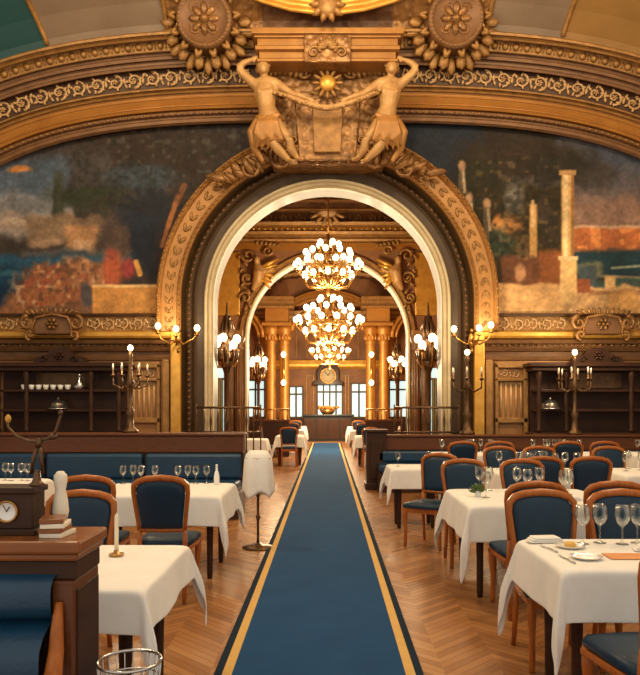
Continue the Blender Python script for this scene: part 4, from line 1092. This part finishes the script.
# mantel clock with its bracket, candle and menus on the near shelf
t = thing('mantel_clock', 'small dark wooden clock with round white dial on the near mahogany shelf', 'clock', (-1.005, 2.19, 1.15)); t.scale = (1.12, 1.12, 1.12)
mb = MB(); mb.box(-.11, .1, -.05, .05, 0, .018); mb.box(-.1, .09, -.042, .045, .018, .115); mb.box(-.108, .098, -.05, .05, .115, .132); mb.build('case', M['wood_dark'], t, .003)
MB().lathe([(.001, 0), (.026, 0), (.027, -.002)], n=24, caps=False).xf(lambda a, b, c: (a + .022, c - .0445, b + .066)).build('dial', M['white_china'], t)
MB().tube([(.022 + .028*math.cos(2*PI*k/24), -.046, .066 + .028*math.sin(2*PI*k/24)) for k in range(24)], .0035, 6, True).build('rim', M['brass'], t)
MB().tube([(.022, -.047, .066), (.03, -.047, .08)], .0013, 5).build('hour_hand', M['black'], t)
MB().tube([(.022, -.047, .066), (.012, -.047, .085)], .001, 5).build('minute_hand', M['black'], t)
def brass_q(x, y, dd=0): p = P(x, y, 2.19); return (p.x, p.y + dd, p.z)
t = thing('brass_bracket', 'ornate brass figure bracket with two raised curling arms on top of the wooden clock', 'ornament', (0, 0, .016))
mb = MB(); mb.lathe([(.024, 1.282), (.024, 1.288), (.016, 1.294), (.012, 1.305), (.01, 1.33)], (P(37, 480, 2.19).x, 2.19, 0), 12); mb.build('base', M['bronze'], t)
mb = MB()
mb.tube([brass_q(31, 479), brass_q(34, 462), brass_q(38, 450)], [.0055, .007, .006], 8); mb.tube([brass_q(43, 479), brass_q(41, 462), brass_q(39, 450)], [.0055, .007, .006], 8)
mb.tube([brass_q(38, 452), brass_q(40, 444)], [.011, .009], 8); mb.build('stem', M['bronze'], t)
MB().tube([brass_q(39, 447), brass_q(28, 446), brass_q(16, 441), brass_q(8, 432), brass_q(7, 424)], [.006, .005, .0045, .004, .003], 8).build('arm', M['bronze'], t)
mb = MB().tube([brass_q(40, 446), brass_q(50, 443), brass_q(56, 436), brass_q(59, 426), brass_q(61, 419)], [.007, .006, .005, .005, .004], 8); mb.ball(brass_q(53, 442), (.016, .012, .011), 8, 6); a2 = mb.build('arm', M['bronze'], t)
mb = MB(); mb.ball(brass_q(8, 424), (.009, .009, .014), 10, 7); mb.build('finial', M['gold_hi'], t)
mb = MB(); mb.ball(brass_q(60.5, 418), (.008, .008, .009), 10, 7); mb.build('finial', M['bronze'], t)
pc = P(60.5, 524, 2.24)
t = thing('table_candle', 'stout cream candle on a turned foot at the end of the near mahogany shelf', 'candle', (pc.x, 2.24, 1.15))
MB().lathe([(.03, 0), (.03, .008), (.02, .016), (.022, .03)], n=14).build('foot', M['wax'], t)
MB().lathe([(.02, .028), (.026, .06), (.022, .1), (.016, .13), (.021, .155), (.02, .175), (.01, .188)], n=14).build('candle_body', M['wax'], t)
for k in range(4):
    o = MB().box(-.035, .035, -.05, .05, 0, .014).build('menu_folder', M['wood_shelf'] if k % 2 else M['wax'], None, .002)
    o.location = (-.833 - .002*k + (.0 if k % 2 else .005), 2.15 - .003*k, 1.15 + .0146*k); o.rotation_euler.z = .12*k - .1
    tag(o, ('cream menu folder at the bottom of the pile beside the cream candle', 'brown menu folder just above the bottom of the pile beside the cream candle', 'cream menu folder just below the top of the pile beside the cream candle', 'brown menu folder on top of the pile beside the cream candle')[k], 'menu', 'menus piled by the clock')
# ================================================================== CARPET
t = thing('carpet_runner', 'long blue carpet runner with yellow stripes down the middle aisle', 'carpet', (-.05, 15, 0))
MB().box(-.497, .497, -14.5, 13.4, .002, .014).build('pile', M['carpet'], t)
for sg in (-1, 1):
    MB().box(*sorted((sg*.497, sg*.553)), -14.5, 13.4, .002, .0145).build('stripe', M['carpet_yellow'], t)
    MB().box(*sorted((sg*.553, sg*.6)), -14.5, 13.4, .002, .014).build('edge', M['carpet_dark'], t)

# ================================================================== CHAIRS
def make_chair(label, loc, rz):
    t = thing('dining_chair', label, 'chair', loc, rz, 'mahogany dining chairs')
    def lean(x, y, z): return (x, y - max(0, z - .45) * .16, z)
    half = [(.178, .56), (.186, .64), (.2, .76), (.212, .86), (.207, .92), (.175, .955), (.11, .975), (.0, .985)]
    out = [(-x, z) for x, z in half] + [(x, z) for x, z in reversed(half[:-1])]
    mb = MB(); mb.tube([lean(x, -.2, z) for x, z in out], [.017, .017, .018, .019, .023, .025, .025, .027, .025, .025, .023, .019, .018, .017, .017], 8)
    mb.tube([lean(-.18, -.2, .57), lean(0, -.2, .565), lean(.18, -.2, .57)], .018, 8)
    mb.build('back_frame', M['wood_red'], t)
    inn = [(x*.9, .575 + (z - .56)*.925) for x, z in out]
    c = (0, .77); mb = MB()
    for sd in (-1, 1):
        rows = []
        for f, th in ((1.0, .004), (.93, .02), (.75, .028), (.4, .031), (.02, .032)):
            rows.append([lean(c[0] + (x - c[0])*f, -.2 + sd*th, c[1] + (z - c[1])*f) for x, z in inn])
        mb.grid(rows, True, True)
    mb.build('back_cushion', M['chair_leather'], t)
    mb = MB()
    for (y, w) in ((-.2, .19), (.22, .22)): mb.box(-w, w, y - .012, y + .012, .38, .44)
    for sx in (-1, 1): mb.tube([(sx*.19, -.2, .41), (sx*.22, .22, .41)], .022, 4)
    mb.build('seat_frame', M['wood_red'], t, .004)
    rows = []
    for f, z in ((1.0, .435), (1.02, .455), (.97, .478), (.75, .492), (.4, .5), (.02, .502)):
        rows.append([(f*x, .01 + f*y, z) for x, y in ((-.2, -.2), (-.1, -.21), (0, -.21), (.1, -.21), (.2, -.2), (.215, 0), (.225, .2), (.2, .23), (.1, .24), (0, .245), (-.1, .24), (-.2, .23), (-.225, .2), (-.215, 0))])
    MB().grid(rows, True, True).build('seat', M['chair_leather'], t)
    for sx in (-1, 1):
        MB().tube([(sx*.205, .205, 0), (sx*.203, .204, .03), (sx*.2, .2, .2), (sx*.205, .207, .34), (sx*.205, .207, .43)], [.016, .02, .018, .028, .026], 8).build('leg', M['wood_red'], t)
        MB().tube([(sx*.185, -.27, 0), (sx*.18, -.235, .2), (sx*.178, -.2, .42), lean(sx*.178, -.2, .57)], [.016, .018, .02, .018], 8).build('leg', M['wood_red'], t)
    return t
chair0 = None
def chair(x, y, deg, label):
    global chair0
    if chair0 is None: chair0 = make_chair(label, (x, y, 0), math.radians(deg)); return chair0
    return copy_tree(chair0, (x, y, 0), math.radians(deg), label)

# ================================================================== TABLES
def drape(W, D, o, seed, cs=1.45):
    """a cloth over a W x D top: flat, then hanging with soft folds and horn-shaped corners"""
    rr = random.Random(seed); k1, k2, p1, p2 = rr.uniform(9, 13), rr.uniform(19, 25), rr.random()*6, rr.random()*6
    def axis(w):
        a = [-o + o*i/9 for i in range(9)] + [w*i/8 for i in range(9)] + [w + o*i/9 for i in range(1, 10)]
        return a
    ph = [rr.uniform(.8, 1.25) for _ in range(4)]
    def pt(u, v):
        ex = u if u < 0 else (u - W if u > W else 0); ey = v if v < 0 else (v - D if v > D else 0)
        bx = min(max(u, 0), W); by = min(max(v, 0), D)
        if ex == 0 and ey == 0: return (bx, by, 0.0012*math.sin(u*17 + p1)*math.sin(v*13 + p2))
        r = math.hypot(ex, ey); f = r / o
        if ex and ey:
            th = math.atan2(abs(ey), abs(ex)); q = (ex > 0) + 2*(ey > 0); fold = .5 - .5*math.cos(4*th)
            rip = math.sin(14*th + p1 + q) * .016 * min(1, f*1.5) * fold
            rho = .012 + .03*min(f, 1) + (.075*ph[q])*fold*min(1, f*1.4) + rip
            a = th + .25*math.sin(2*th)*math.sin(p2 + q)*min(1, f)*.5
            dz = r * (1 + (cs - 1)*fold*ph[q]) * (1 - .12*fold*max(0, f - .9))
            return (bx + math.copysign(rho*math.cos(a), ex), by + math.copysign(rho*math.sin(a), ey), -max(0, dz - .01))
        w = u if ey else v
        L_ = W if ey else D
        edge = min(w, L_ - w); env = min(1, edge / .12)
        rip = (.014*math.sin(k1*w + p1) + .009*math.sin(k2*w + p2)) * f * env
        rho = .012 + .03*f + rip
        z = -max(0, r - .01) * (1 + .02*math.sin(5*w + p2)*env)
        return (bx + math.copysign(rho, ex) if ex else bx, by + math.copysign(rho, ey) if ey else by, z)
    return MB().grid([[pt(u, v) for u in axis(W)] for v in axis(D)])
tab0 = {}
def table(x0, x1, y0, y1, where, seed, o=.28, cs=1.45):
    W, D = x1 - x0, y1 - y0
    t = thing('dining_table', 'wooden table under the cloth %s' % where, 'table', (x0, y0, 0), 0, 'clothed dining tables')
    MB().box(.025, W - .025, .025, D - .025, .72, .75).build('tabletop', M['wood_dark'], t, .004)
    for lx in (.1, W - .1):
        for ly in (.1, D - .25):
            MB().tube([(lx, ly, 0), (lx, ly, .04), (lx, ly, .3), (lx, ly, .6), (lx, ly, .72)], [.02, .026, .028, .034, .036], 8).build('leg', M['wood_dark'], t)
    c = drape(W, D, o, seed, cs).build('tablecloth', M['cloth'], None, solid=.004, sub=1)
    c.location = (x0, y0, .759)
    tag(c, 'white linen tablecloth %s' % where, 'tablecloth', 'white tablecloths')
    return t
TZ = .7605
wg = None
def glass_mesh(big):
    s = 1.0 if big else .82
    pr = [(.001, .002), (.036, .0), (.037, .003), (.012, .008), (.0045, .02), (.004, .085), (.008, .1), (.028, .118), (.041, .142), (.044, .165), (.04, .195), (.034, .222), (.033, .222), (.039, .195), (.0425, .165), (.0395, .143), (.027, .121), (.001, .106)]
    return MB().lathe([(r*s, z*s) for r, z in pr], n=16, caps=False)
GM = {}
def glass(x, y, z, label, group, big=False):
    k = bool(big)
    if k not in GM: o = glass_mesh(big).build('wine_glass', M['glass']); GM[k] = o
    else: o = GM[k].copy(); COL.objects.link(o)
    o.location = (x, y, z); o.rotation_euler.z = R.random()*6
    return tag(o, label, 'glass', group)
PL = []
def plate(x, y, z, label, group):
    if not PL:
        o = MB().lathe([(.001, 0), (.05, 0), (.055, .003), (.08, .012), (.082, .014), (.056, .007), (.001, .006)], n=24, caps=False).build('side_plate', M['white_china']); PL.append(o)
    else: o = PL[0].copy(); COL.objects.link(o)
    o.location = (x, y, z); return tag(o, label, 'plate', group)
NK = []
def napkin(x, y, z, rz, label, group):
    if not NK:
        mb = MB()
        for k in range(3):
            w, d = .1 - .012*k, .045
            rows = []
            for f, q in ((1.0, .003), (1.0, .009), (.93, .012), (.0, .013)):
                rows.append([(w*f*cx_, d*f*cy_, .006*k*1.6 + q) for cx_, cy_ in ((-1, -1), (-.3, -1.03), (.3, -1.03), (1, -1), (1.03, 0), (1, 1), (.3, 1.03), (-.3, 1.03), (-1, 1), (-1.03, 0))])
            mb.grid(rows, True, True)
        NK.append(mb.build('folded_napkin', M['cloth'])); o = NK[0]
    else: o = NK[0].copy(); COL.objects.link(o)
    o.location = (x, y, z); o.rotation_euler.z = rz; return tag(o, label, 'napkin', group)
CT = []
def cutlery(x, y, z, rz, label, group):
    if not CT:
        mb = MB(); mb.tube([(0, -.1, .004), (0, -.02, .006), (0, .02, .004)], [.006, .004, .004], 6); mb.tube([(0, .02, .004), (.003, .06, .004), (.004, .1, .003)], [.005, .009, .003], 6, flat=.3)
        CT.append(mb.build('table_knife', M['silver'])); o = CT[0]
    else: o = CT[0].copy(); COL.objects.link(o)
    o.location = (x, y, z); o.rotation_euler.z = rz; return tag(o, label, 'knife', group)

# --- tables on both sides of the aisle
PS, RS = 'palm side', 'ruins side'
table(-1.72, -.80, 3.02, 3.98, 'with the lone candle by the near mahogany banquette end', 1, .2, 1.8)
table(-2.15, -.95, 6.15, 7.15, 'behind the chair backs on the %s' % PS, 2, .28)
table(-4.5, -3.0, 6.7, 7.6, 'farthest out from the aisle, %s' % PS, 3)
table(1.14, 2.45, 3.38, 4.16, 'with the big wine glasses nearest the camera', 4, .26, 1.7)
table(1.13, 2.38, 5.55, 6.65, 'second from the camera along the aisle, %s' % RS, 15, .3)
table(.8, 1.42, 8.7, 9.4, 'small and close to the aisle before the end pillar', 6, .26)
table(2.0, 3.12, 7.95, 8.85, 'in the second row from the aisle, %s' % RS, 7)
table(3.4, 4.6, 7.95, 8.85, 'in the third row from the aisle, %s' % RS, 8)
table(1.75, 2.85, 11.1, 11.9, 'just before the far navy banquette, nearer the pillar', 9)
table(3.3, 4.5, 11.1, 11.9, 'just before the far navy banquette, below the candelabrum', 10)
table(4.95, 6.1, 11.1, 11.9, 'just before the far navy banquette, beyond the candelabrum', 11)
for i, (x0, y0) in enumerate(((-1.32, 17.9), (-1.45, 22.0), (-1.5, 25.5), (.72, 17.6), (.72, 21.5), (.75, 25.3))):
    w = ('first', 'second', 'third')[i % 3]
    table(x0, x0 + .7, y0, y0 + .8, '%s in the line beyond the big arch, %s' % (w, PS if i < 3 else RS), 20 + i, .3)
    chair(x0 + .35, y0 - .1, 0, 'chair seen from behind at the %s table beyond the arch, %s' % (w, PS if i < 3 else RS))
    chair(x0 + (-.15 if i < 3 else .85), y0 + .4, -90 if i < 3 else 90, 'chair turned sideways at the %s table beyond the arch, %s' % (w, PS if i < 3 else RS))
table(-2.1, -1.42, 16.0, 16.7, 'just inside the big arch beside the jamb, %s' % PS, 30, .3)

chair(-1.58, 4.22, 180, 'blue backed chair facing the camera behind the table with the lone candle')
chair(-1.3, 5.72, 0, 'blue backed chair in full view before the table with the white bottle')
chair(-1.9, 5.74, 3, 'blue backed chair half hidden behind the chair by the lone candle table')
chair(-3.3, 6.3, 0, 'chair with its back to the camera at the outermost table, %s' % PS)
chair(-3.95, 6.3, 0, 'chair next out at the outermost table, %s' % PS)
chair(1.385, 4.25, 180, 'chair facing the camera behind the big wine glass table, nearer the aisle')
chair(1.9, 4.26, 178, 'chair facing the camera behind the big wine glasses')
chair(1.43, 3.06, 6, 'chair on the near side of the big wine glass table, cut off at the edge')
chair(1.5, 5.3, 0, 'chair seen from behind at the second aisle table, nearer the aisle, %s' % RS)
chair(2.1, 5.32, -4, 'chair seen from behind at the second aisle table, away from the aisle, %s' % RS)
chair(1.38, 6.84, 180, 'chair facing the camera beyond the second aisle table, nearer the aisle')
chair(1.98, 6.85, 180, 'chair facing the camera beyond the second aisle table, away from the aisle')
chair(1.13, 7.72, 148, 'chair turned towards the aisle between the second and the small aisle table')
chair(2.3, 7.76, 0, 'chair at the near side of the second row table, nearer the aisle'); chair(2.82, 7.76, 0, 'chair at the near side of the second row table, farther from the aisle')
chair(3.75, 7.76, 0, 'chair at the near side of the third row table, nearer the aisle'); chair(4.3, 7.76, 0, 'chair at the near side of the third row table, farther from the aisle')
chair(2.3, 9.06, 180, 'chair at the far side of the second row table, nearer the aisle'); chair(2.82, 9.06, 180, 'chair at the far side of the second row table, farther from the aisle')
chair(3.75, 9.06, 180, 'chair at the far side of the third row table, nearer the aisle')
for i, x in enumerate((2.05, 2.6, 3.65, 4.2, 5.3)):
    chair(x, 10.88, 0, ('first', 'second', 'third', 'fourth', 'fifth')[i] + ' chair from the aisle facing the far navy banquette')

# --- what stands on the tables
for i, (x, y) in enumerate(((1.45, 3.98), (1.56, 4.01), (1.672, 3.97), (1.77, 4.0), (1.87, 3.97))):
    glass(x, y, TZ, ('large wine glass nearest the aisle end of the near table', 'second large wine glass from the aisle end of the near table', 'third large wine glass from the aisle end of the near table',
          'fourth large wine glass from the aisle end of the near table', 'fifth large wine glass from the aisle end, at the picture edge on the near table')[i], 'large wine glasses on the near table', True)
napkin(1.255, 4.04, TZ, .1, 'white folded napkin on the near table by the far edge', 'napkins on the near table')
napkin(1.76, 3.78, TZ, -.3, 'white folded napkin in front of the large wine glasses on the near table', 'napkins on the near table')
plate(1.345, 3.88, TZ, 'white side plate with the yellow butter on the near table', 'plates on the near table'); plate(1.33, 3.6, TZ, 'white side plate near the cloth edge on the near table', 'plates on the near table')
small('butter_pat', MB().lathe([(.03, 0), (.032, .012), (.026, .022), (.001, .025)], n=14, caps=False), M['yellow'], (1.345, 3.88, TZ + .0065), 'round yellow butter pat on the white side plate', 'butter')
small('paper_menu', MB().box(-.11, .11, -.07, .07, 0, .003), M['orange'], (1.56, 3.64, TZ + .002), 'pale orange paper menu lying at the near edge of the table', 'menu')
cutlery(1.22, 3.58, TZ, .1, 'silver knife on the near table left of the side plate', 'knives on the near table'); cutlery(1.21, 3.84, TZ, .2, 'silver knife on the near table by the aisle edge', 'knives on the near table')
# lone candle in a brass dish
t = thing('table_candle', 'slim pale candle in a small brass dish on the near white table, palm mural side', 'candle', tuple(P(116.5, 556, 3.665).xy) + (TZ,))
MB().lathe([(.001, .002), (.035, 0), (.04, .012), (.03, .006), (.014, .01), (.014, .03), (.012, .03)], n=18, caps=False).build('dish', M['brass'], t)
MB().lathe([(.011, .01), (.0105, .2), (.008, .215), (.002, .218), (.001, .228)], n=12).build('candle_stick', M['wax'], t)
grp = 'glasses on the table behind the chair backs'
k = 0
for x in (-2.05, -1.96, -1.87, -1.74, -1.5, -1.41, -1.32, -1.22):
    glass(x, 7.02 + .04*(k % 2), TZ, 'small wine glass standing along the far edge of the table behind the chair backs', grp); k += 1
small('water_bottle', MB().lathe([(.024, 0), (.028, .01), (.028, .08), (.02, .12), (.011, .14), (.011, .19), (.013, .192), (.011, .2)], n=16), M['white_china'], (-1.1, 6.95, TZ), 'white bottle near the aisle end of the table behind the chair backs', 'bottle')
grp = 'glasses on the outermost table'
for x in (-3.12, -3.2, -3.3, -3.38, -3.46): glass(x, 7.3 + R.uniform(-.05, .05), TZ, 'small wine glass on the outermost white table of the %s' % PS, grp)
def sets(x0, x1, y0, y1, lab, grp, n, seed, big=False):
    r_ = random.Random(seed); used = []
    for _ in range(400):
        if len(used) >= n: break
        x, y = r_.uniform(x0, x1), r_.uniform(y0, y1)
        if all(math.hypot(x - a, y - b) > .095 for a, b in used): used.append((x, y)); glass(x, y, TZ, lab, grp, big)
sets(1.25, 2.3, 5.95, 6.5, 'wine glass standing on the second aisle table', 'glasses on the second aisle table', 9, 1, True)
sets(.88, 1.36, 9.0, 9.3, 'wine glass standing on the small table close to the aisle', 'glasses on the small aisle table', 2, 2)
sets(2.1, 3.0, 8.15, 8.7, 'wine glass standing on the second row table', 'glasses on the second row table', 10, 3, True)
sets(3.5, 4.5, 8.15, 8.7, 'wine glass standing on the third row table', 'glasses on the third row table', 9, 4, True)
sets(1.85, 2.75, 11.3, 11.75, 'wine glass on the table before the far banquette nearer the pillar', 'glasses on the pillar side table', 8, 5, True)
sets(3.4, 4.4, 11.3, 11.75, 'wine glass on the table before the far banquette below the candelabrum', 'glasses on the middle banquette table', 8, 6, True)
sets(5.05, 6.0, 11.3, 11.75, 'wine glass on the table before the far banquette beyond the candelabrum', 'glasses on the outer banquette table', 6, 7, True)
for i, (x, y, lab) in enumerate(((1.62, 5.75, 'white folded napkin on the second aisle table by the near chairs'), (2.0, 5.8, 'white folded napkin on the second aisle table farther from the aisle'), (-1.6, 6.5, 'white folded napkin on the table behind the chair backs'), (2.3, 8.05, 'white folded napkin on the second row table'), (3.7, 8.05, 'white folded napkin on the third row table'))):
    napkin(x, y, TZ, .1*i, lab, 'napkins on the farther tables')
for i, (x, y, lab) in enumerate(((1.3, 6.05, 'small leafy posy in a white pot on the second aisle table'), (2.55, 8.4, 'small leafy posy in a white pot on the second row table'))):
    t = thing('posy', lab, 'flowers', (x, y, TZ), 0, 'posies on the tables')
    MB().lathe([(.025, 0), (.032, .05), (.03, .05), (.022, .01)], n=14, caps=False).build('pot', M['white_china'], t)
    mb = MB(); rr = random.Random(i)
    for q in range(22):
        a = rr.random()*6.28; e = rr.uniform(.2, 1.4); d_ = Vector((math.cos(a)*math.cos(e), math.sin(a)*math.cos(e), math.sin(e)))
        mb.tube([(0, 0, .03), d_*.05 + Vector((0, 0, .03)), d_*.09 + Vector((0, 0, .03))], [.003, .014, .002], 5, flat=.3)
    mb.build('leaves', M['green'], t)

# ================================================================== WINE STANDS
sp = (P(258, 548, 7.6).x, 7.6)
t = thing('wine_stand', 'slim bronze wine cooler stand under a white napkin beside the carpet', 'wine stand', (sp[0], sp[1], 0))
mb = MB(); mb.lathe([(.17, 0), (.17, .012), (.06, .03), (.02, .06)], n=20); mb.build('base', M['bronze'], t)
MB().lathe([(.02, .05), (.014, .1), (.014, .3), (.028, .33), (.014, .36), (.014, .55), (.05, .6)], n=12).build('post', M['bronze'], t)
mb = MB(); mb.lathe([(.05, .58), (.1, .6), (.125, .72), (.14, .9), (.145, .98), (.135, .98), (.12, .75), (.001, .62)], n=24, caps=False); mb.build('bucket', M['silver'], t)
rows = []
for f, z in ((.02, 1.06), (.09, 1.055), (.13, 1.02), (.15, .96), (.158, .85), (.163, .72), (.168, .62), (.166, .585)):
    rows.append([(f*(1 + (.10*math.sin(5*a_) + .05*math.sin(9*a_ + 1))*(1.06 - z)*2)*math.cos(a_), f*(1 + (.10*math.sin(5*a_) + .05*math.sin(9*a_ + 1))*(1.06 - z)*2)*math.sin(a_), z + (.035*math.sin(4*a_ + .5) if z < .64 else 0)) for a_ in [2*PI*k/48 for k in range(48)]])
nk = MB().grid(rows, True, True).build('draped_napkin', M['cloth'], None, solid=.004)
nk.location = (sp[0], sp[1], 0); tag(nk, 'white napkin draped over the wine cooler on the bronze stand by the carpet', 'napkin')
wx, wy = -.6, 2.12
t = thing('wine_stand', 'bare silver wire wine basket on a stand at the bottom of the picture', 'wine stand', (wx, wy, 0))
MB().lathe([(.16, 0), (.16, .012), (.05, .03), (.016, .06), (.013, .4), (.03, .5), (.05, .53)], n=18).build('pedestal', M['bronze'], t)
for z, r in ((.775, .094), (.72, .09), (.62, .08), (.54, .055)): MB().tube([(r*math.cos(2*PI*k/32), r*math.sin(2*PI*k/32), z) for k in range(32)], .005 if z == .775 else .003, 6, True).build('hoop', M['silver'], t)
mb = MB()
for k in range(22):
    a = 2*PI*k/22; c, s_ = math.cos(a), math.sin(a); mb.tube([(.05*c, .05*s_, .535), (.08*c, .08*s_, .62), (.09*c, .09*s_, .72), (.094*c, .094*s_, .775)], .0022, 5)
mb.build('wire_cage', M['silver'], t)

# ================================================================== LIGHT AND CAMERA
def light(name, kind, loc, e, col, size=.3, rot=None):
    l = bpy.data.lights.new(name, kind); l.energy = e; l.color = col
    if kind == 'AREA': l.shape = 'RECTANGLE'; l.size, l.size_y = size
    else: l.shadow_soft_size = size
    o = bpy.data.objects.new(name, l); o.location = loc; COL.objects.link(o)
    if rot: o.rotation_euler = rot
    return o
WARM = (1.0, .76, .46)
light('chandelier_glow', 'POINT', (0.02, 17.2, 3.9), 420, WARM, .2)
light('chandelier_glow', 'POINT', (0.05, 23.5, 3.1), 1100, WARM, .15)
light('chandelier_glow', 'POINT', (0.1, 28.4, 2.75), 700, WARM, .15)
for x in (-4.2, 4.2): light('dining_room_chandelier_glow', 'POINT', (x, 8.5, 8.0), 520, WARM, .4)
light('dining_room_chandelier_glow', 'POINT', (0, 10.2, 8.4), 260, WARM, .4)
for x in (-2.6, 2.6): light('dining_room_chandelier_glow', 'POINT', (x, 4.6, 6.2), 330, WARM, .35)
for sg in (-1, 1):
    light('sconce_glow', 'POINT', (sg*2.95, 13.05, 3.1), 34, WARM, .08)
    light('torchere_glow', 'POINT', (sg*1.75, 15.0, 3.0), 9, WARM, .08)
    light('torchere_glow', 'POINT', (sg*1.7, 22.2, 3.0), 40, WARM, .08)
for x in (-1.95, 1.95): light('column_sconce_glow', 'POINT', (x, 30.7, 3.1), 18, WARM, .1)
light('candelabrum_glow', 'POINT', (4.6, 12.5, 2.75), 60, WARM, .08); light('candelabrum_glow', 'POINT', (-2.85, 9.8, 2.5), 30, WARM, .08); light('candelabrum_glow', 'POINT', (2.6, 12.5, 2.75), 20, WARM, .08)
w = bpy.data.worlds.new('daylight'); bpy.context.scene.world = w; w.use_nodes = True
w.node_tree.nodes['Background'].inputs[0].default_value = (1.0, .90, .77, 1); w.node_tree.nodes['Background'].inputs[1].default_value = .78

cam = bpy.data.cameras.new('camera'); co = bpy.data.objects.new('camera', cam); COL.objects.link(co)
co.location = (0, 0, CH); co.rotation_euler = (PI/2, 0, 0)
cam.sensor_fit = 'HORIZONTAL'; cam.sensor_width = 36; cam.lens = 36*F/640
cam.shift_x = -(CX - 320)/640; cam.shift_y = (HY - 337.5)/640
cam.clip_start = .05; cam.clip_end = 200
sc = bpy.context.scene; sc.camera = co
vs = sc.view_settings; vs.view_transform = 'Standard'; vs.look = 'None'; vs.exposure = 0.06; vs.gamma = 1; vs.use_curve_mapping = False
sc.cycles.max_bounces = 8; sc.cycles.transparent_max_bounces = 16; sc.cycles.sample_clamp_indirect = 4.0
sc.cycles.use_denoising = True
